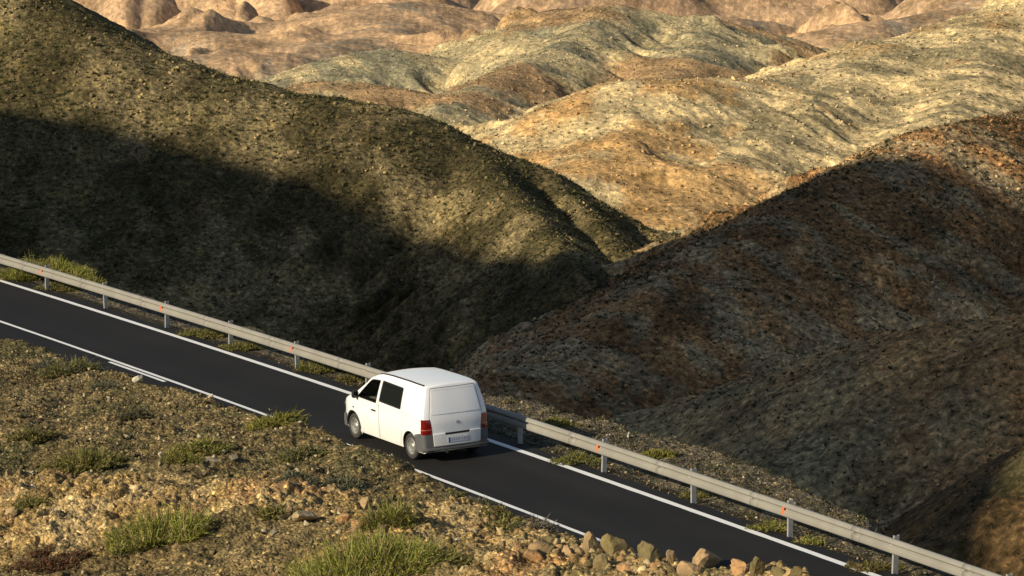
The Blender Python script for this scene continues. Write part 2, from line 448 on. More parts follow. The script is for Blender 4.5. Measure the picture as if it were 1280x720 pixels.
def hill_tint(x, y, z):
    n = len(x)
    dd = np.hypot(x, y)
    Ls = {nm: v.ravel() for nm, v in _last['L'].items()}      # from the ground_z call just made for the same points
    def dom(names):
        return np.max([Ls[q] for q in names], 0)
    fams = [('L1', ['L1', 'L1spur', 'L1spur2']), ('L2', ['L2']), ('L3', ['L3']), ('L3b', ['L3b']), ('L5', ['L5', 'L5spur', 'L5spur2', 'L5spur3']),
            ('L6', ['L6', 'L6spur', 'L6spur2', 'L6c']), ('far', ['L7', 'L8', 'L8spur', 'L8b', 'L9', 'L9b'])]
    H = np.array([dom(f[1]) for f in fams] + [z - 16.0 * np.clip(dd / 600, .5, 2.5)])
    H[6] -= 0
    idx = H.argmax(0)
    # downslope direction streaks
    sc = zone_scale(y)
    st = fbm(x / (14 * sc) + 0.3 * fbm(x / (30 * sc), y / (30 * sc), 2, .5, 4), y / (26 * sc), 5, 0.6, 91)
    bl = fbm(x / (34 * sc), y / (34 * sc), 4, 0.6, 77)
    fi = fbm(x / (5 * sc), y / (7 * sc), 4, 0.65, 55)
    a = sstep(-.25, .35, bl + 0.5 * st)
    g = sstep(-.3, .4, st + 0.5 * fi)
    C = np.zeros((n, 3))
    sk = {nm: (v[0].ravel(), v[1].ravel()) for nm, v in _streak.items()}
    def drain(names):
        A = np.array([Ls[q] for q in names]); j = A.argmax(0); ar = np.arange(A.shape[1])
        return np.array([sk[q][0] for q in names])[j, ar], np.array([sk[q][1] for q in names])[j, ar]
    ga5, fs5 = drain(['L5', 'L5spur', 'L5spur2', 'L5spur3']); ga6, fs6 = drain(['L6', 'L6spur', 'L6spur2', 'L6c']); ga2, fs2 = drain(['L2'])
    ga8, fs8 = drain(['L7', 'L8', 'L8spur', 'L8b', 'L9', 'L9b'])
    # left hill: olive with grey stone
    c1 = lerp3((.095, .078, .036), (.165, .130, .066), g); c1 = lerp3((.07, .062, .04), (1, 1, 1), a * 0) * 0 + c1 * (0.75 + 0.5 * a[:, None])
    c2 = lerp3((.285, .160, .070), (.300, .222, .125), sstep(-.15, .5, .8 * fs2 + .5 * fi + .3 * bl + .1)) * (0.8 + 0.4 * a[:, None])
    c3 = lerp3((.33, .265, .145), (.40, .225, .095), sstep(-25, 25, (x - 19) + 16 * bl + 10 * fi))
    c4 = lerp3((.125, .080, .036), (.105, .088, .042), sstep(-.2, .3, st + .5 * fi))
    # sunlit hill: cream, rust and grey-green
    cream = np.array((.64, .49, .26)); rust = np.array((.54, .31, .12)); green = np.array((.31, .255, .145))
    k5 = sstep(-.25, .40, fi * .35 + fs5 * .7 + .45 - 1.5 * ga5)
    right = sstep(20, 75, x)                      # more grey-green in the mix towards the east
    c5 = lerp3(cream, green, np.clip(k5 * (0.45 + 0.5 * right), 0, 1))
    ru = .8 * sstep(.10, .55, fbm(x / 60, y / 40, 3, .6, 33) + 0.30 * fi) * (1 - 0.4 * right)
    c5 = c5 * (1 - ru[:, None]) + rust * ru[:, None]
    c6 = lerp3((.48, .385, .215), (.26, .235, .15), sstep(-.25, .35, fs6 * .8 + .4 * fi + .4 - 1.6 * ga6))
    ru6 = sstep(.1, .5, fbm(x / 90, y / 70, 3, .6, 38) + .2 * fi)
    c6 = c6 * (1 - .7 * ru6[:, None]) + np.array((.40, .23, .11)) * .7 * ru6[:, None]
    c7 = lerp3((.45, .295, .17), (.32, .25, .17), sstep(-.1, .5, .6 * fs8 + .4 - 1.6 * ga8))
    c8 = lerp3((.29, .235, .165), (.45, .30, .18), sstep(.12, .55, _last['fold'].ravel() + .15 * bl))  # valley shade painted as greyer creases between the far folds
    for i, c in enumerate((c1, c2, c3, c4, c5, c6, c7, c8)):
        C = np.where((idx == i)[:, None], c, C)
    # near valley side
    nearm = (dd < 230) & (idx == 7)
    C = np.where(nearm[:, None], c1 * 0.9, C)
    return C

M_near = None
def polar(az, ds):
    x = ds[:, None] * np.tan(az)[None]; y = ds[:, None] * np.ones(len(az))[None]
    return x, y
def build_hills():
    az = np.concatenate([np.linspace(-.30, -.165, 60)[:-1], np.linspace(-.165, .165, 760), np.linspace(.165, .30, 60)[1:]])
    ds = np.concatenate([np.linspace(113, 135, 40), np.linspace(135, 170, 130)[1:], np.linspace(170, 200, 40)[1:], np.linspace(200, 300, 230)[1:], np.linspace(300, 460, 620)[1:], np.linspace(460, 620, 60)[1:],
                         np.linspace(620, 850, 330)[1:], np.linspace(850, 1200, 300)[1:], np.geomspace(1200, 2600, 330)[1:], np.geomspace(2600, 7000, 120)[1:]])
    x, y = polar(az, ds)
    z = ground_z(x, y)
    C = hill_tint(x.ravel(), y.ravel(), z.ravel())
    s = zone_scale(y)
    # boulders and clumps as relief
    lump = fbm(x / (1.5 * s), y / (1.5 * s), 3, 0.6, 17) + 0.5 * fbm(x / (0.6 * s), y / (0.8 * s), 2, 0.6, 18)
    z = z + np.where(s > 1, .10, .15) * s * lump * (y > 125)
    cut1 = int(np.searchsorted(ds, 540)); cut2 = int(np.searchsorted(ds, 1240))
    mats = [hill_material('valley_slope_stone', 1.5, 0.14, 0.35), hill_material('sunlit_slope_stone', 0.75, 0.10, 0.8, 1.0, .62), hill_material('far_slope_earth', 0.30, 0.03, 0.7, 0.6, .55)]
    nc = len(az)
    for (a, b), mt, nm in zip(((0, cut1 + 1), (cut1, cut2 + 1), (cut2, len(ds))), mats, ('hills', 'hills', 'hills')):
        V = np.stack([x[a:b], y[a:b], z[a:b]], -1).reshape(-1, 3)
        o = mesh_np(nm, V, grid_faces(b - a, nc), mt)
        set_col(o, 'tint', C.reshape(len(ds), nc, 3)[a:b].reshape(-1, 3))
        tag(o, kind='structure')
    return mats
HM = build_hills()

def build_outer(mt):
    """coarse country round the rest of the circle, ending behind the viewer"""
    a0 = math.atan(0.30)
    th = np.linspace(a0, 2 * math.pi - a0, 420)
    rs = np.concatenate([np.linspace(113, 500, 150), np.geomspace(500, 9000, 90)[1:]])
    x = rs[:, None] * np.sin(th)[None]; y = rs[:, None] * np.cos(th)[None]
    # meet the fan sheets, whose rows run at constant y
    k = 1 / np.maximum(np.cos(th), 0.9577)[None]
    near = np.abs(np.cos(th))[None] > 0.93
    x = np.where(near & (y > 0), x * k, x); y = np.where(near & (y > 0), y * k, y)
    z = ground_z(x, y) - 0.02
    o = mesh_np('hills', np.stack([x, y, z], -1).reshape(-1, 3), grid_faces(len(rs), len(th)), mt)
    set_col(o, 'tint', hill_tint(x.ravel(), y.ravel(), z.ravel())); tag(o, kind='structure')
build_outer(HM[0])

def near_mask(x, y, t, off):
    """how tan and bare (1) or olive and gravelly (0) the bank is, from its own relief line"""
    ln = np.interp(x, [-16, -9, -5, -2.2, -1, 0.5, 2, 4, 7], [62.5, 60.5, 57.5, 56.0, 56.2, 55.8, 53.5, 51, 47])
    k = sstep(0.6, -0.9, y - ln + 1.1 * fbm(x / 2.5, y / 2.5, 4, .6, 66))
    return k * (1 - .85 * sstep(55.6, 54.9, y) * sstep(-2.2, -3.8, x + .6 * fbm(x / 1.7, y / 1.7, 3, .6, 68)))

def build_near():
    m, nt, b = newmat('bank_gravel')
    b.inputs['Roughness'].default_value = 0.95; b.inputs['Specular IOR Level'].default_value = 0.1
    tc = N(nt, 'ShaderNodeTexCoord').outputs['Object']
    at = N(nt, 'ShaderNodeAttribute', attribute_name='tint').outputs['Color']
    n1 = noise(nt, tc, 7, 8, 0.75); n2 = noise(nt, tc, 1.1, 6, 0.65); v = voro(nt, tc, 17, out='Color'); vd = voro(nt, tc, 17)
    c = mixc(nt, 1.0, at, ramp(nt, n1, [(0.36, (.38, .37, .35)), (0.5, (1, 1, 1)), (0.64, (1.75, 1.68, 1.5))]), 'MULTIPLY')
    c = mixc(nt, 1.0, c, ramp(nt, n2, [(0.32, (.65, .66, .66)), (0.5, (1, 1, 1)), (0.68, (1.35, 1.3, 1.2))]), 'MULTIPLY')
    sep = N(nt, 'ShaderNodeSeparateColor'); nt.links.new(v, sep.inputs[0])
    c = mixc(nt, 1.0, c, ramp(nt, sep.outputs[0], [(0.0, (.55, .55, .55)), (0.6, (1, 1, 1)), (0.93, (1.3, 1.25, 1.2)), (0.97, (2.3, 2.2, 2.0))]), 'MULTIPLY')
    nt.links.new(c, b.inputs['Base Color'])
    h = mth(nt, 'SUBTRACT', n1, mth(nt, 'MULTIPLY', vd, 0.8))
    bp = N(nt, 'ShaderNodeBump'); bp.inputs['Strength'].default_value = 1; bp.inputs['Distance'].default_value = 0.06
    nt.links.new(h, bp.inputs['Height']); nt.links.new(bp.outputs[0], b.inputs['Normal'])
    def sheet(x, y, det):
        z, t, off = near_z(x, y)
        if det:
            rgh = sstep(4.75, 5.4, off) + sstep(-3.3, -3.9, off)
            z = z + rgh * (0.035 * fbm(x / .35, y / .5, 3, .6, 12) + 0.015 * fbm(x / .09, y / .14, 2, .6, 14))
            mk = near_mask(x, y, t, off) * (off > 4.6)
            z = z + mk * (0.07 * np.abs(fbm(x / .3, y / .45, 3, .65, 19)) + .13 * np.abs(fbm(x / 1.1, y / 1.3, 3, .6, 29)))
        f = lambda s, q=0: fbm(x / s, y / s, 4, .6, q).ravel()
        olive = lerp3((.150, .115, .052), (.22, .168, .080), sstep(-.3, .3, f(1.6, 3)))
        olive = olive * (1 - .0) 
        grn = sstep(.1, .5, f(3.1, 8))[:, None]
        olive = olive * (1 - .6 * grn) + np.array((.085, .085, .038)) * .6 * grn
        tan = lerp3((.34, .235, .095), (.44, .325, .155), sstep(-.3, .3, f(1.2, 5)))
        rs = sstep(.15, .5, f(2.4, 31))[:, None]
        tan = tan * (1 - .6 * rs) + np.array((.36, .20, .09)) * .6 * rs
        k = near_mask(x, y, t, off).ravel()[:, None]
        low = sstep(.05, .4, f(2.0, 41))[:, None] * k * (y.ravel() < 55.5)[:, None]
        C = olive * (1 - k) + tan * k
        C = C * (1 - .75 * low) + olive * 1.15 * .75 * low
        vg = lerp3((.10, .088, .058), (.15, .125, .085), sstep(-.3, .3, f(1.0, 7)))
        C = np.where((off.ravel() < 0)[:, None], vg, C)
        # dark asphalt crumbs at the road edges
        ed = ((off.ravel() > -3.45) & (off.ravel() < 4.5))[:, None]
        C = np.where(ed, C * 0.35, C)
        return z, C
    az = np.concatenate([np.linspace(-.35, -.17, 70)[:-1], np.linspace(-.17, .17, 800), np.linspace(.17, .35, 70)[1:]])
    ds = np.concatenate([np.linspace(22, 42, 60), np.linspace(42, 82, 760)[1:], np.linspace(82, 113, 200)[1:]])
    x, y = polar(az, ds)
    z, C = sheet(x, y, True)
    o = mesh_np('ground', np.stack([x, y, z], -1).reshape(-1, 3), grid_faces(len(ds), len(az)), m)
    set_col(o, 'tint', C); tag(o, kind='structure')
    # the rest of the bank round and behind the viewer
    a0 = math.atan(.35)
    th = np.linspace(a0, 2 * math.pi - a0, 260); rs = np.linspace(0.5, 113, 150)
    x = rs[:, None] * np.sin(th)[None]; y = rs[:, None] * np.cos(th)[None]
    k = 1 / np.maximum(np.cos(th), 0.9438)[None]; near = (np.cos(th)[None] > 0.93)
    x = np.where(near, x * k, x); y = np.where(near, y * k, y)
    z, C = sheet(x, y, False)
    z = np.where(y > 0, ground_z(x, y), z)
    o = mesh_np('ground', np.stack([x, y, z - .01], -1).reshape(-1, 3), grid_faces(len(rs), len(th)), m)
    set_col(o, 'tint', C); tag(o, kind='structure')
    az = np.linspace(-.35, .35, 60); ds = np.linspace(0.3, 22, 40)
    x, y = polar(az, ds); z, C = sheet(x, y, False)
    o = mesh_np('ground', np.stack([x, y, z], -1).reshape(-1, 3), grid_faces(len(ds), len(az)), m)
    set_col(o, 'tint', C); tag(o, kind='structure')
build_near()

# ------------------------------------------------------------ road and paint
def strip(name, t0, t1, o0, o1, z, mat, n=None, nw=2, wob=0.0):
    n = n or max(2, int((t1 - t0) / 0.8) + 1)
    ts = np.linspace(t0, t1, n); offs = np.linspace(o0, o1, nw)
    V = []
    for t in ts:
        for j, o in enumerate(offs):
            w = wob * float(fbm(np.array([t * 1.3]), np.array([j * 9.0]), 3)[0]) if (wob and j in (0, nw - 1)) else 0
            V.append(road(t, o + w, z))
    return mesh_np(name, np.array(V), grid_faces(n, nw)[:, ::-1], mat, smooth=False)
m, nt, b = newmat('asphalt')
tc = N(nt, 'ShaderNodeTexCoord').outputs['Object']
n1 = noise(nt, tc, 40, 6, 0.8); n2 = noise(nt, vscale(nt, tc, (.35, .35, .35)), 1.0, 5, 0.6)
c = ramp(nt, n1, [(0.35, (.009, .0085, .0078)), (0.55, (.0125, .0116, .0107)), (0.75, (.027, .0245, .0225))])
c = mixc(nt, 1.0, c, ramp(nt, n2, [(0.3, (.8, .8, .8)), (0.7, (1.25, 1.22, 1.2))]), 'MULTIPLY')
c = mixc(nt, 1.0, c, N(nt, 'ShaderNodeAttribute', attribute_name='wear').outputs['Color'], 'MULTIPLY')
nt.links.new(c, b.inputs['Base Color']); b.inputs['Roughness'].default_value = 0.85; b.inputs['Specular IOR Level'].default_value = 0.25
bp = N(nt, 'ShaderNodeBump'); bp.inputs['Strength'].default_value = .5; bp.inputs['Distance'].default_value = .006
nt.links.new(n1, bp.inputs['Height']); nt.links.new(bp.outputs[0], b.inputs['Normal'])
M_ASPH = m
_rd = tag(strip('road', T0, T1, 4.05, -3.06, 0.0, M_ASPH, n=300, nw=37, wob=0.07), kind='structure')
_of = np.tile(np.linspace(4.05, -3.06, 37), 300); _tt = np.repeat(np.linspace(T0, T1, 300), 37)
_wt = sum(np.exp(-((_of - o) / .28) ** 2) for o in (-1.95, -.20, 1.35, 3.0))
_w = .90 + .34 * _wt * (.7 + .6 * fbm(_tt * .12, _of * .5, 3)) + .35 * sstep(3.3, 4.0, _of) + .35 * sstep(-2.85, -3.05, _of) * (fbm(_tt, _of, 3) > 0)
set_col(_rd, 'wear', np.stack([_w, _w * .99, _w * .97], 1))
m, nt, b = newmat('road_paint')
tc = N(nt, 'ShaderNodeTexCoord').outputs['Object']
c = ramp(nt, noise(nt, tc, 14, 8, .75), [(0.28, (.42, .41, .38)), (0.42, (.80, .79, .76)), (1, (.88, .87, .84))])
nt.links.new(c, b.inputs['Base Color']); b.inputs['Roughness'].default_value = .6
M_PAINT = m
tag(strip('road_marking', T0, T1, LEDGE + .09, LEDGE - .09, 0.004, M_PAINT, n=300, wob=.008), kind='structure')
tag(strip('road_marking', T0, T1, LCEN + .06, LCEN - .06, 0.004, M_PAINT, n=300, wob=.008), kind='structure')
tag(strip('road_marking', 12.6, 16.1, LCEN + .24, LCEN + .13, 0.004, M_PAINT, wob=.006), kind='structure')
tag(strip('road_marking', 24.6, 28.1, LCEN + .24, LCEN + .13, 0.004, M_PAINT, wob=.006), kind='structure')

# ------------------------------------------------------------ guardrail
M_GALV = simple('galvanised_steel', (.262, .247, .208), .6, .0, noise=.10, nscale=1.5, spec=.4)
M_POST = simple('galvanised_post', (.42, .42, .41), .5, .3, noise=.12, nscale=6)
M_ORANGE = simple('orange_reflector', (.85, .16, .03), .35)
M_WHITEREF = simple('white_reflector', (.7, .7, .7), .3)
RAIL_OFF = LEDGE - .411
GT0 = 28.097
def build_guardrail():
    base = empty('guardrail', road(0, RAIL_OFF, 0))
    tag(base, 'long galvanised steel guardrail on posts along the road edge above the valley', 'guardrail')
    O = Vector(base.location)
    prof = [(.035, .436), (.005, .442), (-.035, .456), (-.048, .475), (-.050, .500), (-.047, .555), (-.040, .585), (.026, .600), (.034, .620), (.026, .642),
            (-.040, .652), (-.052, .664), (-.050, .680), (-.030, .715), (.005, .742), (.035, .752)]
    # prof: (distance away from the road, height)
    ts = np.arange(T0, T1 + .1, 1.0)
    V, k = [], len(prof)
    for t in ts:
        for a, h in prof:
            V.append(road(t, RAIL_OFF + .13 - a - .04, h) - np.array(O))
    nf = grid_faces(len(ts), k)
    o = mesh_np('beam', np.array(V), nf, M_GALV, True, base)
    sm = o.modifiers.new('thickness', 'SOLIDIFY'); sm.thickness = .004; sm.offset = 0
    for i in range(-13, 32):
        t = GT0 - 4 * i + 1.2
        if t > T1 - 1 or t < T0 + 1: continue
        V = [road(tt, RAIL_OFF + .13 - a - .036, h) - np.array(O) for tt in (t - .16, t + .16) for a, h in prof]
        sp_ = mesh_np('splice', np.array(V), grid_faces(2, k), M_GALV, True, base)
        md = sp_.modifiers.new('thickness', 'SOLIDIFY'); md.thickness = .004; md.offset = 0
    post_me = None; i = -13
    while True:
        t = GT0 - 4 * i; i += 1
        if t > T1: continue
        if t < T0: break
        p = road(t, RAIL_OFF, 0)
        if post_me is None:
            # C section 120 x 55 mm with lips, open towards the oncoming side
            sec = [(-.0275, -.06), (.0275, -.06), (.0275, -.045), (.0225, -.045), (.0225, -.055), (-.0225, -.055), (-.0225, .055), (.0225, .055),
                   (.0225, .045), (.0275, .045), (.0275, .06), (-.0275, .06)]
            bm = __import__('bmesh').new()
            lo = [bm.verts.new((a, b, -.35)) for a, b in sec]; hi = [bm.verts.new((a, b, .80)) for a, b in sec]
            n = len(sec)
            for j in range(n): bm.faces.new((lo[j], lo[(j + 1) % n], hi[(j + 1) % n], hi[j]))
            bm.faces.new(hi)
            post_me = bpy.data.meshes.new('post'); bm.to_mesh(post_me); bm.free(); post_me.materials.append(M_POST)
        q = bpy.data.objects.new('post', post_me); COL.objects.link(q); q.parent = base
        d1 = Vector(road(t + .5, RAIL_OFF, 0) - road(t - .5, RAIL_OFF, 0)); q.location = Vector(p) - O + Vector(RF) * -.03
        yaw = math.atan2(d1.y, d1.x); q.rotation_euler = (R(1.2 * math.sin(i * 2.3)), R(1.0 * math.sin(i * 4.1)), yaw)
        # spacer block between post and beam, and bolt heads in the valley of the beam
        def box(name, o0, z0, z1, w, dp, mt, par):
            c = [road(t + sx * w / 2, o0 + so * dp / 2, z) - np.array(O) for z in (z0, z1) for sx, so in ((-1, -1), (1, -1), (1, 1), (-1, 1))]
            F = [(0, 1, 2, 3), (4, 5, 6, 7), (0, 1, 5, 4), (1, 2, 6, 5), (2, 3, 7, 6), (3, 0, 4, 7)]
            return mesh_np(name, np.array(c), np.array(F), mt, False, par)
        box('spacer', RAIL_OFF + .055, .50, .69, .10, .05, M_POST, base)
        box('bolt', RAIL_OFF + .083, .585, .607, .03, .02, M_POST, base)
        idx = i - 1
        if idx % 2 == 0:
            box('reflector', RAIL_OFF + .135, .50, .66, .07, .022, M_ORANGE, base)
build_guardrail()

# ------------------------------------------------------------ the van
import bmesh
def bm_obj(name, bm, mats, parent=None, smooth=True, recalc=True):
    if recalc: bmesh.ops.recalc_face_normals(bm, faces=bm.faces[:])
    me = bpy.data.meshes.new(name); bm.to_mesh(me); bm.free()
    for m_ in (mats if isinstance(mats, (list, tuple)) else [mats]): me.materials.append(m_)
    if smooth: me.polygons.foreach_set('use_smooth', np.ones(len(me.polygons), bool))
    o = bpy.data.objects.new(name, me); COL.objects.link(o)
    if parent: o.parent = parent
    return o
def apply_mods(o):
    dg = bpy.context.evaluated_depsgraph_get(); dg.update()
    me = bpy.data.meshes.new_from_object(o.evaluated_get(dg), depsgraph=dg)
    o.modifiers.clear(); old = o.data; o.data = me; me.name = o.name
def sharp(o, ang=35):
    o.data.set_sharp_from_angle(angle=R(ang))

M_WHITE = simple('white_paint', (.86, .86, .85), .30, coat=.4, noise=.02, nscale=1.2)
# a little road dust low on the flanks
_nt = M_WHITE.node_tree; _b = _nt.nodes['Principled BSDF']
_old = _b.inputs['Base Color'].links[0].from_socket
_tc = N(_nt, 'ShaderNodeTexCoord').outputs['Object']
_sp = N(_nt, 'ShaderNodeSeparateXYZ'); _nt.links.new(_tc, _sp.inputs[0])
_h = mth(_nt, 'ADD', _sp.outputs[2], mth(_nt, 'MULTIPLY', noise(_nt, _tc, 3, 5), .5))
_d = ramp(_nt, _h, [(.42, (.50, .50, .50)), (1.0, (0, 0, 0))])
_nt.links.new(mixc(_nt, _d, _old, (.60, .53, .40)), _b.inputs['Base Color'])
M_PLAST = simple('grey_bumper_plastic', (.10, .10, .10), .6, noise=.15, nscale=5)
M_BLACK = simple('black_rubber', (.012, .012, .012), .7)
M_TYRE = simple('tyre_rubber', (.040, .037, .032), .85, noise=.25, nscale=9)
M_RIM = simple('steel_rim', (.42, .41, .38), .4, .6, noise=.15, nscale=12)
M_DARK = simple('dark_interior', (.07, .062, .052), .9)
M_SEAT = simple('seat_cloth', (.26, .22, .17), .9)
M_RED = simple('red_lamp_lens', (.17, .007, .006), .15, coat=.6)
M_AMBER = simple('pale_lamp_lens', (.45, .12, .08), .2, coat=.6)
M_CHROME = simple('chrome', (.7, .7, .7), .18, .9)
M_GAP = simple('panel_gap_shadow', (.22, .22, .21), .8)
M_PLATE = simple('number_plate', (.66, .67, .70), .45)
M_PBLUE = simple('plate_blue', (.05, .09, .33), .45)
M_PGREY = simple('plate_characters', (.36, .37, .41), .5)
M_TINT = simple('tinted_glass', (.012, .014, .013), .06, spec=.6)
m, nt, b = newmat('clear_glass')
b.inputs['Base Color'].default_value = (.75, .8, .77, 1); b.inputs['Roughness'].default_value = .03
b.inputs['Transmission Weight'].default_value = 1.0; b.inputs['IOR'].default_value = 1.05
tr = N(nt, 'ShaderNodeBsdfTransparent'); tr.inputs[0].default_value = (.80, .83, .80, 1)
gl = N(nt, 'ShaderNodeBsdfGlossy'); gl.inputs['Roughness'].default_value = .04; gl.inputs[0].default_value = (.9, .9, .9, 1)
mx = N(nt, 'ShaderNodeMixShader'); mx.inputs[0].default_value = .10
nt.links.new(tr.outputs[0], mx.inputs[1]); nt.links.new(gl.outputs[0], mx.inputs[2]); nt.links.new(mx.outputs[0], nt.nodes['Material Output'].inputs[0])
M_GLASS = m

VW = .91                        # half width
def half_w(X, z):
    w = VW
    w -= .035 * max(0, (.62 - z) / .4) ** 1.5           # sill tucks under
    if z > 1.10: w -= .175 * ((z - 1.10) / .72) ** 1.25   # tumblehome
    elif z > .8: w -= .012 * (z - .8) / .3
    # plan taper towards nose and tail
    if X > 1.45: w -= .30 * ((X - 1.45) / .94) ** 2.6
    if X < -1.5: w -= .035 * ((-1.5 - X) / .72) ** 2
    return w
TOPS = [(-2.30, 1.835), (-2.0, 1.862), (-1.2, 1.875), (-.3, 1.872), (.1, 1.855), (.35, 1.815), (.50, 1.755), (.9, 1.52), (1.3, 1.27), (1.48, 1.165), (1.60, 1.120), (1.85, 1.06), (2.1, .975),
        (2.25, .89), (2.33, .80), (2.39, .66)]
def top_z(X):
    return float(np.interp(X, [p[0] for p in TOPS], [p[1] for p in TOPS]))
def bot_z(X): return .24 if X < 1.9 else .24 + .10 * (X - 1.9)
NS, NCORN, NTOP = 22, 6, 8
def section(X, inset=0.0):
    T = top_z(X) - inset; B = bot_z(X) + inset * .5
    rc = min(.085, (T - B) * .3)
    pts = []
    for i in range(NS):
        z = B + (T - rc - B) * i / (NS - 1)
        pts.append((half_w(X, z) - inset, z))
    w0 = pts[-1][0]
    for i in range(1, NCORN + 1):
        a = i / NCORN * math.pi / 2
        pts.append((w0 - rc * 1.15 * (1 - math.cos(a)), T - rc + rc * .80 * math.sin(a)))
    w1, z1 = pts[-1]
    for i in range(1, NTOP + 1):
        y = w1 * (1 - i / NTOP)
        pts.append((y, z1 + .2 * rc * (1 - (y / w1) ** 2) + .02 * (1 - (y / w1) ** 2)))
    full = [(y, z) for y, z in pts] + [(-y, z) for y, z in reversed(pts[:-1])]
    return full
def lean(X, y, z):
    s = float(sstep(-1.55, -2.2, X))
    return X + s * (.23 * max(0, z - .95) ** 1.35 + .085 * (abs(y) / VW) ** 2.8)
def rear_x(y, z):
    return lean(-2.23, y, z)
def build_van():
    t0 = 1.5
    van = empty('van')
    tag(van, 'white delivery van with grey bumpers seen from behind, driving away along the dark road', 'van')
    Mx = Matrix(((RL[0], RF[0], RN[0], 0), (RL[1], RF[1], RN[1], 0), (RL[2], RF[2], RN[2], 0), (0, 0, 0, 1)))
    c = RO + RL * 1.5 + RF * (-.86)
    Mx.translation = Vector(c) + Vector(RN) * .003
    van.matrix_world = Mx
    # ---- shell
    bm = bmesh.new()
    Xs = [-2.16] + list(np.linspace(-2.10, 2.30, 56)) + [2.34, 2.375]
    rings = []
    def ring(pts): return [bm.verts.new(p) for p in pts]
    for k, (XX, ins) in enumerate(((-2.230, .035), (-2.222, .016), (-2.20, .004))):
        rings.append(ring([(lean(XX, y, z), y, z) for y, z in section(-2.2, ins)]))
    for X in Xs: rings.append(ring([(lean(X, y, z), y, z) for y, z in section(X)]))
    rings.append(ring([(2.39, y, z) for y, z in section(2.375, .03)]))
    n = len(rings[0])
    for a, b_ in zip(rings, rings[1:]):
        for j in range(n): bm.faces.new((a[j], a[(j + 1) % n], b_[(j + 1) % n], b_[j]))
    # rear cap keeps the curve of the tailgate, front cap the curve of the nose
    for first, ys, fx in ((rings[0], section(-2.2, .035), lambda y, z: lean(-2.23, y, z)), (rings[-1], section(2.375, .03), lambda y, z: 2.39 + .03 * (1 - (y / .75) ** 2))):
        zc = 1.0 if first is rings[0] else .5
        prev = first
        for kk in (.85, .65, .42, .2):
            cur = [bm.verts.new((fx(y * kk, zc + (z - zc) * kk), y * kk, zc + (z - zc) * kk)) for y, z in ys]
            for j in range(n): bm.faces.new((prev[j], prev[(j + 1) % n], cur[(j + 1) % n], cur[j]))
            prev = cur
        bm.faces.new(prev)
    body = bm_obj('body', bm, [M_WHITE, M_DARK, M_BLACK], van)
    # ---- cutters
    cutters = []
    def cutter(bm, mi):
        for f in bm.faces: f.material_index = mi
        o = bm_obj('cut', bm, [M_WHITE, M_DARK, M_BLACK], None, smooth=False); cutters.append(o)
        o.matrix_world = Mx
        md = body.modifiers.new('b', 'BOOLEAN'); md.operation = 'DIFFERENCE'; md.solver = 'EXACT'; md.object = o
    for ax in (-1.5, 1.5):
        for s in (-1, 1):
            bm = bmesh.new()
            q = 28
            a_ = [bm.verts.new((ax + .375 * math.cos(2 * math.pi * i / q), s * .58, .325 + .375 * math.sin(2 * math.pi * i / q))) for i in range(q)]
            b2 = [bm.verts.new((v.co.x, s * 1.2, v.co.z)) for v in a_]
            bm.faces.new(a_); bm.faces.new(b2)
            for i in range(q): bm.faces.new((a_[i], a_[(i + 1) % q], b2[(i + 1) % q], b2[i]))
            cutter(bm, 1)
    def prism(poly, y0, y1, lean_in=0.0):
        bm = bmesh.new()
        a_ = [bm.verts.new((x, y0, z)) for x, z in poly]; b2 = [bm.verts.new((x, y1, z)) for x, z in poly]
        bm.faces.new(a_); bm.faces.new(b2)
        for i in range(len(poly)): bm.faces.new((a_[i], a_[(i + 1) % len(poly)], b2[(i + 1) % len(poly)], b2[i]))
        return bm
    cab = prism([(-.35, .50), (1.50, .50), (1.42, 1.04), (1.20, 1.20), (.48, 1.66), (-.35, 1.70)], -.735, .735)
    cutter(cab, 1)
    FWIN = [(1.185, 1.125), (1.13, 1.19), (.70, 1.545), (.62, 1.600), (.54, 1.635), (.17, 1.665), (.155, 1.65), (.215, 1.13), (.235, 1.115)]
    cutter(prism(FWIN, -1.2, -.5), 2); cutter(prism(FWIN, .5, 1.2), 2)
    WS = [(1.28, 1.215), (.53, 1.675), (.60, 1.80), (1.44, 1.27)]
    cutter(prism(WS, -.62, .62), 2)
    apply_mods(body)
    for o in cutters:
        me_ = o.data; bpy.data.objects.remove(o); bpy.data.meshes.remove(me_)
    sharp(body, 32)

    # ---- panels that follow the shell
    def inpoly(p, poly):
        x, y = p; c_ = False
        for i in range(len(poly)):
            x1, y1 = poly[i]; x2, y2 = poly[i - 1]
            if (y1 > y) != (y2 > y) and x < (x2 - x1) * (y - y1) / (y2 - y1) + x1: c_ = not c_
        return c_
    def dens(poly, step=.06):
        out = []
        for i in range(len(poly)):
            a_, b2 = poly[i], poly[(i + 1) % len(poly)]
            k_ = max(1, int(math.hypot(b2[0] - a_[0], b2[1] - a_[1]) / step))
            for j in range(k_): out.append((a_[0] + (b2[0] - a_[0]) * j / k_, a_[1] + (b2[1] - a_[1]) * j / k_))
        return out
    def roundp(poly, r, n_=4):
        out = []
        for i in range(len(poly)):
            p0, p1, p2 = Vector(poly[i - 1]), Vector(poly[i]), Vector(poly[(i + 1) % len(poly)])
            u, v = (p0 - p1), (p2 - p1); rr = min(r, u.length * .45, v.length * .45); u.normalize(); v.normalize()
            for j in range(n_ + 1):
                tt = j / n_; q_ = (p1 + u * rr) * (1 - tt) ** 2 + p1 * 2 * tt * (1 - tt) + (p1 + v * rr) * tt ** 2
                out.append((q_.x, q_.y))
        return out
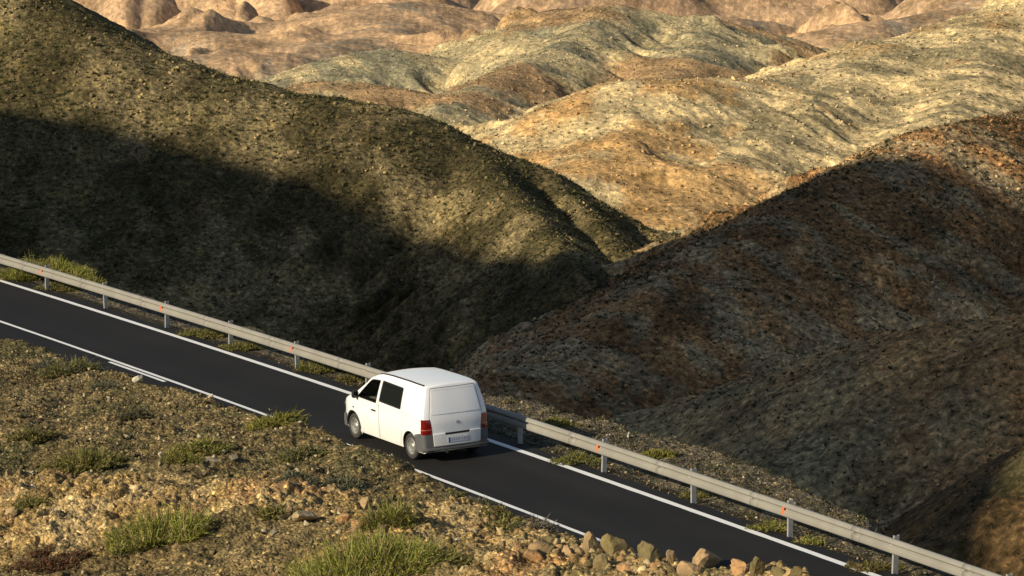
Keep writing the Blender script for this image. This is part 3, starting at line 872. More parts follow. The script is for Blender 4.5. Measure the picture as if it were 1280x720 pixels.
    def panel(name, poly, fmap, th, off, mat, parent, holes=(), step=.07):
        """solid sheet between two offsets of the surface fmap(a, b, offset)"""
        outer = dens(poly, step); P2 = list(outer); E = [(i, (i + 1) % len(outer)) for i in range(len(outer))]
        for h in holes:
            hh = dens(h, step); s0 = len(P2); P2 += hh; E += [(s0 + i, s0 + (i + 1) % len(hh)) for i in range(len(hh))]
        xs = [p[0] for p in outer]; ys = [p[1] for p in outer]
        for a_ in np.arange(min(xs) + step * .5, max(xs), step):
            for b2 in np.arange(min(ys) + step * .5, max(ys), step):
                if inpoly((a_, b2), poly) and not any(inpoly((a_, b2), h) for h in holes): P2.append((float(a_), float(b2)))
        vs, es, fs, *_ = delaunay_2d_cdt([Vector(p) for p in P2], E, [], 0, 1e-5)
        keep = []
        for f in fs:
            cx = sum(vs[i].x for i in f) / len(f); cy = sum(vs[i].y for i in f) / len(f)
            if inpoly((cx, cy), outer) and not any(inpoly((cx, cy), h) for h in holes): keep.append(f)
        bm = bmesh.new()
        A = [bm.verts.new(fmap(v.x, v.y, off + th)) for v in vs]; B_ = [bm.verts.new(fmap(v.x, v.y, off)) for v in vs]
        ec = {}
        for f in keep:
            bm.faces.new([A[i] for i in f]); bm.faces.new([B_[i] for i in reversed(f)])
            for i in range(len(f)):
                e = (f[i], f[(i + 1) % len(f)]); ec[e] = 1
        for (i, j) in ec:
            if (j, i) not in ec: bm.faces.new((A[i], B_[i], B_[j], A[j]))
        for v in [v for v in bm.verts if not v.link_faces]: bm.verts.remove(v)
        o = bm_obj(name, bm, mat, parent); sharp(o, 40); return o
    def side(sgn):
        return lambda a, b2, off: (lean(a, VW, b2), sgn * (half_w(a, b2) + off), b2)
    def rear(a, b2, off): return (rear_x(a, b2) - off, a, b2)
    def line(name, pts, fmap, w, off, mat, parent, th=.002):
        # narrow band along a polyline on a surface
        dn = []
        for p0, p1 in zip(pts, pts[1:]):
            k_ = max(1, int(math.hypot(p1[0] - p0[0], p1[1] - p0[1]) / .06))
            dn += [(p0[0] + (p1[0] - p0[0]) * j / k_, p0[1] + (p1[1] - p0[1]) * j / k_) for j in range(k_)]
        dn.append(pts[-1])
        bm = bmesh.new(); prev = None
        for i, p in enumerate(dn):
            q0 = dn[max(0, i - 1)]; q1 = dn[min(len(dn) - 1, i + 1)]
            tx, ty = q1[0] - q0[0], q1[1] - q0[1]; l_ = math.hypot(tx, ty) + 1e-9; nx, ny = -ty / l_ * w / 2, tx / l_ * w / 2
            cur = (bm.verts.new(fmap(p[0] + nx, p[1] + ny, off)), bm.verts.new(fmap(p[0] - nx, p[1] - ny, off)))
            if prev: bm.faces.new((prev[0], cur[0], cur[1], prev[1]))
            prev = cur
        return bm_obj(name, bm, mat, parent, smooth=False)

    arch = lambda ax, r_, a0, a1, n_=10: [(ax + r_ * math.cos(R(a0 + (a1 - a0) * i / n_)), .325 + r_ * math.sin(R(a0 + (a1 - a0) * i / n_))) for i in range(n_ + 1)]
    for sgn in (1, -1):
        F = side(sgn)
        doorp = [(.12, .30), (.97, .30)] + [p for p in arch(1.5, .43, 200, 120)] + [(1.30, .95), (1.27, 1.115), (.72, 1.60), (.56, 1.70), (.10, 1.725), (.06, 1.62), (.12, 1.1)]
        d = panel('door', doorp, F, .006, .001, M_WHITE, van, holes=[FWIN])
        g_ = panel('window', [(x, z) for x, z in FWIN], lambda a, b2, off: (a, sgn * (half_w(a, b2) - .018 + off), b2), .004, 0, M_GLASS, d, step=.12)
        fr = line('window_seal', FWIN + [FWIN[0]], F, .022, .009, M_BLACK, d)
        hd = panel('door_handle', roundp([(.245, .898), (.44, .898), (.44, .928), (.245, .928)], .012), F, .035, .008, M_BLACK, d, step=.05)
        # sliding door / side panel with its pane of dark glass
        W2 = roundp([(-.015, 1.13), (-.06, 1.675), (-1.13, 1.665), (-1.12, 1.115)], .05)
        W2 = [(x, z) for x, z in W2]
        if sgn == 1:
            W2 = roundp([(.045, 1.185), (.005, 1.675), (-1.035, 1.655), (-1.045, 1.165)], .03)
        pn = panel('side_window', W2, F, .006, .001, M_TINT, van)
        line('window_seal', W2 + [W2[0]], F, .03, .009, M_BLACK, pn)
        # panel gaps, waist crease and rail
        line('panel_gap', [(.085, .27), (.085, 1.10), (.035, 1.70)], F, .012, .004, M_PLAST, body)
        line('panel_gap', [(-1.13, .75), (-1.13, 1.70)], F, .007, .003, M_PLAST, body)
        line('panel_gap', [(-1.10, .66), (-1.02, .30)], F, .007, .003, M_PLAST, body)
        # flank strip of the bumper behind the wheel
        bp_ = [(-2.19, .26)] + [(-1.84, .26), (-1.865, .36), (-1.875, .46), (-1.845, .58), (-1.80, .655), (-2.0, .70), (-2.19, .735)]
        panel('bumper_side', bp_, F, .022, .0, M_PLAST, van)
        fl = panel('side_marker', roundp([(1.43, .80), (1.49, .80), (1.49, .835), (1.43, .835)], .008), F, .012, .0, M_BLACK, van)
        # wheel arch lips
        lip = arch(1.5, .39, 205, -15, 18)
        line('arch_lip', [p for p in lip if p[1] > .25], F, .03, .006, M_BLACK, body)
        # mirror
        bm = bmesh.new(); bmesh.ops.create_cube(bm, size=1)
        for v in bm.verts: v.co = Vector((v.co.x * (.08 if v.co.z > 0 else .11), v.co.y * .15, v.co.z * .19))
        bmesh.ops.bevel(bm, geom=bm.edges[:], offset=.025, segments=3, affect='EDGES')
        bmesh.ops.translate(bm, verts=bm.verts[:], vec=(1.22, sgn * .985, 1.185))
        mi = bm_obj('mirror', bm, M_BLACK, van); sharp(mi, 50)
        bm = bmesh.new()
        for z0, z1, yo in ((1.10, 1.155, 0),):
            bmesh.ops.create_cube(bm, size=1)
            for v in bm.verts: v.co = Vector((1.24 + v.co.x * .07, sgn * (.92 + v.co.y * .12), 1.13 + v.co.z * .05))
        bm_obj('mirror_arm', bm, M_BLACK, mi, smooth=False)
        bm = bmesh.new(); bmesh.ops.create_cube(bm, size=1)
        for v in bm.verts: v.co = Vector((1.164 + v.co.x * .006, sgn * (.987 + v.co.y * .11), 1.185 + v.co.z * .13))
        bm_obj('mirror_glass', bm, M_TINT, mi, smooth=False)
        # roof gutter strip
        bm = bmesh.new(); prev = None
        for X in np.linspace(-2.12, .42, 34):
            T = top_z(X); w_ = half_w(X, T - .085); 
            sec = section(X); i0 = NS + 2
            ya, za = sec[i0]; yb, zb = sec[i0 + 2]
            cur = [bm.verts.new((lean(X, ya, za), sgn * (ya + .004), za + .004)), bm.verts.new((lean(X, yb, zb), sgn * (yb + .0), zb + .006))]
            if prev: bm.faces.new((prev[0], cur[0], cur[1], prev[1]))
            prev = cur
        bm_obj('roof_gutter', bm, M_BLACK, body, smooth=False)
        # tail lamp wraps round the corner
        def lampmap(a, b2, off):
            # a: 0 at the flank, grows round onto the rear face
            L1_ = .035
            if a < L1_:
                X = -2.145 - a; return (lean(X, VW, b2), sgn * (half_w(X, b2) + off), b2)
            q_ = min(1, (a - L1_) / .05)
            y = half_w(-2.175, b2) - .035 * q_ ** 2 - max(0, a - L1_ - .05)
            X = lean(-2.175, y, b2) - .055 * math.sin(q_ * math.pi / 2)
            return (X - off * q_, sgn * (y + off * (1 - q_)), b2)
        tl = panel('tail_light', [(.0, .70), (.250, .70), (.245, .86), (.200, 1.06), (.01, 1.06)], lampmap, .018, .0, M_RED, van, step=.03)
        panel('lamp_lens', [(.005, .80), (.243, .80), (.241, .825), (.005, .825)], lampmap, .003, .019, M_AMBER, tl, step=.03)
        # corner of the bumper under the lamp
        panel('bumper_corner', [(.0, .27), (.29, .27), (.29, .40), (.262, .695), (.0, .695)], lampmap, .028, .0, M_PLAST, van, step=.03)
    # ---- rear
    GT = roundp([(-.63, .42), (.63, .42), (.655, .70), (.715, 1.12), (.60, 1.78), (-.60, 1.78), (-.715, 1.12), (-.655, .70)], .05)
    line('tailgate_gap', GT + [GT[0]], rear, .016, .003, M_GAP, body)
    GP = roundp([(-.625, .41), (.625, .41), (.645, .70), (.70, 1.12), (.59, 1.765), (-.59, 1.765), (-.70, 1.12), (-.645, .70)], .04)
    gate = panel('tailgate', GP, rear, .014, .001, M_WHITE, van)
    WP = roundp([(-.665, 1.165), (.665, 1.165), (.575, 1.72), (-.575, 1.72)], .05)
    wp = panel('blanked_window', WP, rear, .010, .013, M_WHITE, gate)
    line('panel_gap', WP + [WP[0]], rear, .012, .0165, M_GAP, gate)
    # lower moulding step of the tailgate with the plate recess
    LP = [(-.628, .41), (.628, .41), (.648, .695), (.34, .705), (.33, .66), (-.33, .66), (-.34, .705), (-.648, .695)]
    lp = panel('plate_surround', LP, rear, .028, .013, M_WHITE, gate)
    panel('plate_recess', roundp([(-.345, .655), (.345, .655), (.335, .71), (-.335, .71)], .01), rear, .020, .014, M_BLACK, gate)
    pl = panel('number_plate', [(-.27, .475), (.27, .475), (.27, .60), (-.27, .60)], rear, .006, .0415, M_PLATE, gate)
    panel('plate_band', [(.215, .480), (.265, .480), (.265, .595), (.215, .595)], rear, .002, .0478, M_PBLUE, pl)
    for k_ in range(7):
        cx = .165 - k_ * .063 - (.02 if k_ > 3 else 0)
        panel('plate_character', [(cx - .018, .503), (cx + .018, .503), (cx + .018, .573), (cx - .018, .573)] if k_ % 2 else [(cx - .018, .503), (cx + .018, .503), (cx + .010, .573), (cx - .010, .573)],
              rear, .001, .0478, M_PGREY, pl)
    # star in a ring
    bm = bmesh.new(); q = 28
    ex = rear_x(0, .95) - .020
    for i in range(q):
        a0, a1 = 2 * math.pi * i / q, 2 * math.pi * (i + 1) / q
        vs = [bm.verts.new((ex, r_ * math.sin(a_), .95 + r_ * math.cos(a_))) for r_, a_ in ((.033, a0), (.040, a0), (.040, a1), (.033, a1))]
        bm.faces.new(vs)
    for k_ in range(3):
        a_ = 2 * math.pi * k_ / 3
        tip = (ex, .034 * math.sin(a_), .95 + .034 * math.cos(a_))
        l_ = (ex, .009 * math.sin(a_ + 1.05), .95 + .009 * math.cos(a_ + 1.05)); r2 = (ex, .009 * math.sin(a_ - 1.05), .95 + .009 * math.cos(a_ - 1.05))
        c_ = (ex - .004, 0, .95)
        bm.faces.new([bm.verts.new(p) for p in (tip, l_, c_)]); bm.faces.new([bm.verts.new(p) for p in (tip, c_, r2)])
    sm_ = bm_obj('emblem', bm, M_CHROME, gate, smooth=False); md = sm_.modifiers.new('s', 'SOLIDIFY'); md.thickness = .005
    # gate handle, rear wiper is absent; bumper bar
    bm = bmesh.new(); prev = None
    for y in np.linspace(-.90, .90, 25):
        x0 = lean(-2.23, y, .4)
        yy = y
        pts = [(x0 + .10, yy, .285), (x0 - .045, yy, .292), (x0 - .062, yy, .315), (x0 - .058, yy, .355), (x0 - .01, yy, .370), (x0 + .10, yy, .370)]
        if abs(y) > .84: pts = [(p[0] + .05 * (abs(y) - .84) / .06, p[1], p[2]) for p in pts]
        cur = [bm.verts.new(p) for p in pts]
        if prev:
            for j in range(6): bm.faces.new((prev[j], prev[(j + 1) % 6], cur[(j + 1) % 6], cur[j]))
        else: bm.faces.new(cur)
        prev = cur
    bm.faces.new(prev)
    rb = bm_obj('rear_bumper', bm, M_PLAST, van); sharp(rb, 40)
    # front bumper and lamps
    bm = bmesh.new(); prev = None
    for i in range(25):
        y = -.86 + 1.72 * i / 24
        x0 = 2.42 - .36 * (abs(y) / .86) ** 3
        pts = [(x0 - .15, y, .25), (x0, y, .27), (x0 + .03, y, .40), (x0 + .01, y, .56), (x0 - .15, y, .58)]
        cur = [bm.verts.new(p) for p in pts]
        if prev:
            for j in range(5): bm.faces.new((prev[j], prev[(j + 1) % 5], cur[(j + 1) % 5], cur[j]))
        else: bm.faces.new(cur)
        prev = cur
    bm.faces.new(prev)
    fb = bm_obj('front_bumper', bm, M_PLAST, van); sharp(fb, 40)
    for sgn in (1, -1):
        panel('bumper_side', [(1.90, .27), (2.28, .27), (2.24, .58), (1.88, .58)], side(sgn), .03, .0, M_PLAST, van)
        bm = bmesh.new(); bmesh.ops.create_uvsphere(bm, u_segments=16, v_segments=10, radius=1)
        for v in bm.verts: v.co = Vector((2.25 + v.co.x * .11, sgn * (.60 + v.co.y * .15), .76 + v.co.z * .09))
        bm_obj('headlight', bm, M_CHROME, van)
    bm = bmesh.new()
    vs = [bm.verts.new(p) for p in ((2.428, -.42, .62), (2.428, .42, .62), (2.405, .42, .76), (2.405, -.42, .76))]; bm.faces.new(vs)
    gr = bm_obj('grille', bm, M_BLACK, van, smooth=False); md = gr.modifiers.new('s', 'SOLIDIFY'); md.thickness = .02
    # windscreen
    bm = bmesh.new()
    rows = []
    for X in np.linspace(.56, 1.42, 8):
        row = []
        for y in np.linspace(-.60, .60, 7):
            T = top_z(X); row.append(bm.verts.new((X, y, T - .03 + .02 * (1 - (y / .7) ** 2))))
        rows.append(row)
    for a_, b2 in zip(rows, rows[1:]):
        for j in range(6): bm.faces.new((a_[j], a_[j + 1], b2[j + 1], b2[j]))
    bm_obj('windscreen', bm, M_GLASS, van)
    # ---- cabin
    def rbox(name, cx, cy, cz, sx, sy, sz, mat, par, bev=.03, tilt=0):
        bm = bmesh.new(); bmesh.ops.create_cube(bm, size=1)
        for v in bm.verts: v.co = Vector((v.co.x * sx, v.co.y * sy, v.co.z * sz))
        bmesh.ops.bevel(bm, geom=bm.edges[:], offset=bev, segments=3, affect='EDGES')
        bmesh.ops.rotate(bm, verts=bm.verts[:], cent=(0, 0, 0), matrix=Matrix.Rotation(tilt, 3, 'Y'))
        bmesh.ops.translate(bm, verts=bm.verts[:], vec=(cx, cy, cz))
        return bm_obj(name, bm, mat, par)
    for cy in (.40, -.40):
        st = rbox('seat', .22, cy, .82, .50, .50, .14, M_SEAT, van)
        rbox('backrest', -.03, cy, 1.12, .13, .48, .58, M_SEAT, st, .04, R(-12))
        rbox('headrest', -.12, cy, 1.50, .09, .26, .17, M_SEAT, st, .03, R(-8))
    rbox('dashboard', 1.13, 0, .98, .40, 1.40, .24, M_SEAT, van, .06)
    bm = bmesh.new()
    mj, mn, rM, rm = 28, 8, .19, .014
    vv = [[bm.verts.new(((rM + rm * math.cos(b2)) * math.cos(a_), (rM + rm * math.cos(b2)) * math.sin(a_), rm * math.sin(b2))) for b2 in [2 * math.pi * j / mn for j in range(mn)]] for a_ in [2 * math.pi * i / mj for i in range(mj)]]
    for i in range(mj):
        for j in range(mn): bm.faces.new((vv[i][j], vv[(i + 1) % mj][j], vv[(i + 1) % mj][(j + 1) % mn], vv[i][(j + 1) % mn]))
    for a_ in (0, math.pi, -math.pi / 2):
        p0 = Vector((0, 0, 0)); p1 = Vector((math.cos(a_), math.sin(a_), 0)) * rM; sd = Vector((-math.sin(a_), math.cos(a_), 0)) * .02
        bm.faces.new([bm.verts.new(p) for p in (p0 - sd, p1 - sd, p1 + sd, p0 + sd)])
    bmesh.ops.rotate(bm, verts=bm.verts[:], cent=(0, 0, 0), matrix=Matrix.Rotation(R(-58), 3, 'Y'))
    bmesh.ops.translate(bm, verts=bm.verts[:], vec=(.82, .40, 1.10))
    bm_obj('steering_wheel', bm, M_BLACK, van)
    # ---- wheels
    def lathe(bm, prof_, q_, cx, cz):
        rr = []
        for i in range(q_):
            a_ = 2 * math.pi * i / q_
            rr.append([bm.verts.new((cx + r_ * math.cos(a_), yy, cz + r_ * math.sin(a_))) for yy, r_ in prof_])
        for i in range(q_):
            for j in range(len(prof_) - 1): bm.faces.new((rr[i][j], rr[i][j + 1], rr[(i + 1) % q_][j + 1], rr[(i + 1) % q_][j]))
        return rr
    for ax in (-1.5, 1.5):
        for sgn in (1, -1):
            w_ = empty('wheel'); w_.parent = van; w_.location = (ax, sgn * .775, .322)
            tyre = [(sgn * y, r_) for y, r_ in ((-.09, .20), (-.105, .24), (-.10, .29), (-.08, .315), (-.04, .322), (.04, .322), (.08, .315), (.10, .29), (.105, .24), (.088, .205))]
            bm = bmesh.new(); lathe(bm, tyre, 40, 0, 0); to = bm_obj('tyre', bm, M_TYRE, w_)
            rim = [(sgn * y, r_) for y, r_ in ((.088, .208), (.098, .200), (.095, .188), (.060, .178), (.045, .165), (.062, .145), (.068, .11), (.055, .085), (.066, .075), (.082, .055), (.086, .02), (.086, .001))]
            bm = bmesh.new(); lathe(bm, rim, 40, 0, 0); ro = bm_obj('rim', bm, M_RIM, w_); sharp(ro, 50)
            for k_ in range(10):
                a_ = 2 * math.pi * k_ / 10
                bm = bmesh.new(); q2 = 8
                cc = (.128 * math.cos(a_), .128 * math.sin(a_))
                vs = [bm.verts.new((cc[0] + .014 * math.cos(2 * math.pi * i / q2), sgn * .0695, cc[1] + .014 * math.sin(2 * math.pi * i / q2))) for i in range(q2)]
                bm.faces.new(vs); bm_obj('vent_hole', bm, M_BLACK, ro, smooth=False)
    # underbody, exhaust
    rbox('underbody', 0, 0, .30, 3.9, 1.15, .16, M_DARK, van, .03)
    bm = bmesh.new(); q = 12
    a_ = [bm.verts.new((-2.28, .30 + .028 * math.cos(2 * math.pi * i / q), .245 + .028 * math.sin(2 * math.pi * i / q))) for i in range(q)]
    b2 = [bm.verts.new((-1.9, v.co.y, v.co.z)) for v in a_]
    for i in range(q): bm.faces.new((a_[i], a_[(i + 1) % q], b2[(i + 1) % q], b2[i]))
    bm_obj('exhaust_pipe', bm, M_CHROME, van)
    return van
VAN = build_van()

# ------------------------------------------------------------ plants
def leaf_material(name, rough=.75):
    m, nt, b = newmat(name)
    at = N(nt, 'ShaderNodeAttribute', attribute_name='tint').outputs['Color']
    nt.links.new(at, b.inputs['Base Color']); b.inputs['Roughness'].default_value = rough; b.inputs['Specular IOR Level'].default_value = .2
    tl = N(nt, 'ShaderNodeBsdfTranslucent'); nt.links.new(at, tl.inputs[0])
    mx = N(nt, 'ShaderNodeMixShader'); mx.inputs[0].default_value = .25
    nt.links.new(b.outputs[0], mx.inputs[1]); nt.links.new(tl.outputs[0], mx.inputs[2]); nt.links.new(mx.outputs[0], nt.nodes['Material Output'].inputs[0])
    return m
M_LEAF = leaf_material('shrub_leaves')
M_TWIG = simple('twig', (.10, .075, .045), .9)

def shrub(label, u, v, wpx, hpx, kind, cols, seed, group=None, cat='shrub', name=None, dense=1.0):
    """low shrub of upright shoots; u, v = foot of its middle in the photo, size in photo pixels"""
    rs = np.random.RandomState(seed)
    c = ground_at(u, v)
    pxm = c.y / FPX * 1.01
    rx = wpx * pxm / 2; h = hpx * pxm * 1.0; ry = rx * .62
    cy = c.y + ry * .55
    n = int(np.clip(480 * (rx * 2) * (h + ry) / .35 * dense * .9, 260, 5200))
    a = rs.rand(n) * 2 * np.pi; r = np.sqrt(rs.rand(n)) * .93
    # uneven outline made of a few sub-clumps
    lob = 1 + .22 * np.sin(3 * a + seed) + .15 * np.sin(5 * a + 2 * seed) + .10 * np.sin(8 * a + 3 * seed)
    X = r * np.cos(a) * rx * lob; Y = r * np.sin(a) * ry * lob
    cl = fbm(X / (rx * .45) + seed, Y / (rx * .45), 3, .6)
    keep = (cl > -.35) | (rs.rand(n) < .35)
    X, Y, a, r, cl = X[keep], Y[keep], a[keep], r[keep], cl[keep]; n = len(X)
    z0 = near_z(c.x + X, cy + Y)[0]
    spread = {'tussock': .55, 'scrub': .95, 'dry': 1.1}[kind]
    L = h * (1.0 - .50 * r ** 2) * ((.55 + .6 * rs.rand(n)) if kind == 'tussock' else (.45 + .42 * rs.rand(n))) * (1 + .5 * cl)
    tx = np.cos(a) * r * spread + rs.randn(n) * .28; ty = np.sin(a) * r * spread * .8 + rs.randn(n) * .28
    D = np.stack([tx, ty, np.ones(n)], 1); D /= np.linalg.norm(D, axis=1)[:, None]
    W = {'tussock': .009, 'scrub': .012, 'dry': .007}[kind] * (.7 + .7 * rs.rand(n))
    wa = rs.rand(n) * np.pi; S = np.stack([np.cos(wa), np.sin(wa), rs.randn(n) * .2], 1)
    bend = np.stack([tx * .5, ty * .5, -.35 * np.hypot(tx, ty)], 1) + rs.randn(n, 3) * .10
    B = np.stack([X, Y, z0 - c.z - .02], 1)
    V = []; C = []
    cols = np.array(cols, float)
    cc = cols[rs.randint(0, len(cols), n)] * (.75 + .5 * rs.rand(n))[:, None]
    fr = (0, .4, .75, 1.0); wd = (.7, 1.0, .8, .12)
    for f, w_ in zip(fr, wd):
        Pp = B + D * (L * f)[:, None] + bend * (L * f * f)[:, None] * .8
        V += [Pp - S * (W * w_)[:, None], Pp + S * (W * w_)[:, None]]; C += [cc, cc]
    V = np.stack(V, 1).reshape(-1, 3); C = np.stack(C, 1).reshape(-1, 3)
    i0 = np.arange(n)[:, None] * 8
    F = np.concatenate([np.stack([i0[:, 0] + 2 * k, i0[:, 0] + 2 * k + 1, i0[:, 0] + 2 * k + 3, i0[:, 0] + 2 * k + 2], 1) for k in range(3)])
    # leaflets along the shoots
    nl = int(n * {'tussock': 3.0, 'scrub': 7.0, 'dry': 1.0}[kind])
    j = rs.randint(0, n, nl); f = .25 + .75 * rs.rand(nl)
    Pp = B[j] + D[j] * (L[j] * f)[:, None] + bend[j] * (L[j] * f * f)[:, None] * .8
    e1 = rs.randn(nl, 3); e1 /= np.linalg.norm(e1, axis=1)[:, None]; e1[:, 2] = np.abs(e1[:, 2])
    e2 = rs.randn(nl, 3); e2 /= np.linalg.norm(e2, axis=1)[:, None]
    s1 = (.035 + .03 * rs.rand(nl))[:, None]; s2 = (.007 + .007 * rs.rand(nl))[:, None]
    LV = np.stack([Pp - e2 * s2, Pp + e2 * s2, Pp + e1 * s1 + e2 * s2 * .3, Pp + e1 * s1 - e2 * s2 * .3], 1).reshape(-1, 3)
    LC = np.repeat(cc[j] * (.8 + .5 * rs.rand(nl))[:, None], 4, 0)
    LF = np.arange(nl * 4).reshape(-1, 4) + len(V)
    name = name or {'tussock': 'grassy_shrub', 'scrub': 'low_shrub', 'dry': 'dry_shrub'}[kind]
    o = mesh_np(name, np.concatenate([V, LV]), np.concatenate([F, LF]), M_LEAF, False)
    set_col(o, 'tint', np.concatenate([C, LC]))
    o.location = (c.x, cy, c.z)
    tag(o, label, cat, group)
    return o

G1 = [(.26, .27, .050), (.34, .33, .07), (.19, .21, .04), (.34, .27, .12)]       # fresh green
G2 = [(.19, .18, .05), (.24, .21, .06), (.14, .14, .04), (.26, .21, .08)]       # olive
G3 = [(.29, .26, .055), (.24, .22, .05), (.17, .17, .04)]                           # yellow green
GG = [(.14, .14, .08), (.18, .17, .10), (.10, .10, .06)]                          # grey green
DR = [(.15, .13, .095), (.11, .10, .075), (.19, .165, .12)]                           # grey twigs
BR = [(.14, .085, .04), (.11, .075, .035), (.10, .09, .04)]                           # brown
RDD = [(.17, .075, .04), (.12, .07, .035), (.14, .10, .05)]
shrub('large bright green grassy shrub cut by the bottom edge of the picture', 455, 742, 200, 52, 'tussock', G1, 1)
shrub('upper tip of fresh green shoots just behind the largest bottom shrub', 462, 694, 62, 28, 'tussock', G1, 2)
shrub('dense rounded green shrub on tan gravel at the lower left', 196, 684, 122, 40, 'tussock', G1, 3)
shrub('green shrub with a dark rock at its foot above the tan rubble', 487, 660, 60, 40, 'tussock', G2 + G1[:1], 4)
shrub('dry grey twiggy shrub beside the white line near the rubble', 673, 666, 46, 30, 'dry', DR, 5)
shrub('olive shrub just left of the dry grey twiggy one', 632, 662, 38, 24, 'scrub', G2, 6)
shrub('yellow-green shrub at the road edge left of the van', 342, 534, 62, 26, 'scrub', G3, 7)
shrub('thin dark olive bush below the yellow-green road edge shrub', 376, 574, 58, 20, 'scrub', GG + G2, 8)
shrub('grey-green low bush halfway between the van and the green rounded shrub', 372, 606, 56, 16, 'scrub', GG, 9)
shrub('light green bush in the middle of the bank, the larger of two together', 250, 566, 66, 26, 'scrub', G2 + G1, 10)
shrub('smaller green bush at the left foot of the light green one', 228, 578, 44, 18, 'scrub', G2 + G3, 11)
shrub('wide olive bush on the upper left of the bank', 104, 588, 90, 32, 'scrub', G2, 12)
shrub('brownish olive low bush near the left edge of the bank', 38, 552, 54, 20, 'scrub', BR + G2, 13)
shrub('grey-green bush at the road edge in front of the asphalt on the left', 84, 470, 54, 30, 'scrub', GG + G2, 14)
shrub('sparse twiggy bush left of the grey-green road edge bush', 56, 466, 34, 20, 'dry', DR + GG, 15)
shrub('dark little bush below the white boulder', 166, 524, 36, 18, 'scrub', BR + GG, 16)
shrub('small green bush among tan stones near the left edge', 40, 640, 42, 22, 'scrub', G2, 17)
shrub('reddish brown dry ground shrub in the bottom left corner', 62, 716, 90, 20, 'scrub', RDD, 18)
shrub('small reddish tuft above the reddish ground shrub at bottom left', 55, 696, 46, 12, 'scrub', RDD, 19)
shrub('tiny pale olive bush beside the white line behind the van', 567, 622, 17, 13, 'scrub', G3 + DR, 20)
shrub('dry grey bush against the white line right of the tiny olive one', 600, 630, 36, 14, 'dry', DR + GG, 21)
shrub('rusty olive bush at the rim of the tan rubble right of the centre', 616, 650, 34, 22, 'scrub', BR + G2, 22)
shrub('thin grey bush on the gravel below the rear wheel of the van', 430, 612, 52, 16, 'scrub', GG, 23)
shrub('small dark green bush above the tan rubble left of centre', 336, 648, 40, 18, 'scrub', G2, 24)
shrub('small olive bush on tan gravel right of the biggest shrub', 560, 712, 44, 20, 'scrub', G2, 25)
shrub('low grey bush beside the white boulder by the road', 128, 486, 30, 14, 'dry', GG, 26)
# beyond the road
shrub('tall yellow-green grass clump behind the guardrail at the far left', 50, 350, 118, 24, 'tussock', G3 + G1, 40, cat='grass clump', name='grass_clump')
shrub('thinner grass clump behind the guardrail just right of the tall one', 112, 358, 36, 14, 'tussock', G3, 41, cat='grass clump', name='grass_clump')
shrub('dark green bush under the guardrail at the far left', 78, 364, 50, 16, 'scrub', G2, 42)
shrub('olive tuft under the guardrail near the third orange reflector', 258, 422, 60, 15, 'scrub', G2, 43)
shrub('green tuft under the guardrail right of the third visible post', 300, 438, 46, 14, 'scrub', G2, 44)
shrub('green bush under the guardrail left of the van', 400, 466, 60, 18, 'scrub', G2, 45)
shrub('dark bush under the guardrail in front of the van', 440, 478, 34, 14, 'scrub', G2 + BR, 46)
shrub('pale green tuft between white line and guardrail right of the van', 722, 582, 56, 20, 'scrub', G3 + GG, 47)
shrub('olive tuft at the foot of the guardrail post right of centre', 870, 622, 34, 12, 'scrub', G2, 48)
shrub('green tuft under the guardrail left of its last orange reflector', 965, 665, 46, 18, 'scrub', G1 + G2, 49)
shrub('small green tuft under the guardrail right of its last orange reflector', 1014, 681, 32, 14, 'scrub', G1, 50)
shrub('brown scrub under the guardrail near the lower right corner', 1090, 716, 60, 18, 'scrub', BR + G2, 51)
shrub('low scrub on the stony shoulder behind the guardrail, right of the van', 700, 533, 40, 12, 'scrub', G2, 52)
shrub('rounded olive scrub on the stony shoulder behind the guardrail', 820, 573, 44, 14, 'scrub', G3, 53)

# ------------------------------------------------------------ rocks
def rock_material():
    m, nt, b = newmat('rock')
    tc = N(nt, 'ShaderNodeTexCoord').outputs['Object']
    oi = N(nt, 'ShaderNodeObjectInfo')
    n1 = noise(nt, tc, 9, 8, .7); n2 = noise(nt, tc, 2.4, 4, .6)
    c = mixc(nt, 1.0, oi.outputs['Color'], ramp(nt, n1, [(.3, (.55, .55, .52)), (.5, (1, 1, 1)), (.72, (1.35, 1.3, 1.25))]), 'MULTIPLY')
    c = mixc(nt, ramp(nt, n2, [(.45, (0, 0, 0)), (.62, (.6, .6, .6))]), c, (.15, .12, .065))
    nt.links.new(c, b.inputs['Base Color']); b.inputs['Roughness'].default_value = .92; b.inputs['Specular IOR Level'].default_value = .15
    bp = N(nt, 'ShaderNodeBump'); bp.inputs['Strength'].default_value = .8; bp.inputs['Distance'].default_value = .02
    nt.links.new(n1, bp.inputs['Height']); nt.links.new(bp.outputs[0], b.inputs['Normal'])
    return m
M_ROCK = rock_material()
def rock_mesh(seed, sx, sy, sz, cuts=9, sub=3):
    cuts += 2
    rs = np.random.RandomState(seed)
    bm = bmesh.new(); bmesh.ops.create_icosphere(bm, subdivisions=sub, radius=1)
    V = np.array([v.co[:] for v in bm.verts])
    h = np.ones(len(V)) * 1.0
    for k in range(cuts):
        nrm = rs.randn(3); nrm /= np.linalg.norm(nrm); dcut = .32 + .36 * rs.rand()
        q = V @ nrm
        h = np.where(q > 1e-3, np.minimum(h, dcut / np.maximum(q, 1e-3)), h)
    V = V * h[:, None]
    V += .06 * np.stack([pnoise(V[:, 0] * 3 + seed, V[:, 1] * 3 + V[:, 2] * 2), pnoise(V[:, 1] * 3 + seed, V[:, 2] * 3), pnoise(V[:, 2] * 3, V[:, 0] * 3 + seed)], 1)
    V *= np.array([sx, sy, sz]) / 2 / .80
    for v, c in zip(bm.verts, V): v.co = c
    me = bpy.data.meshes.new('rock'); bm.to_mesh(me); bm.free(); me.materials.append(M_ROCK)
    return me
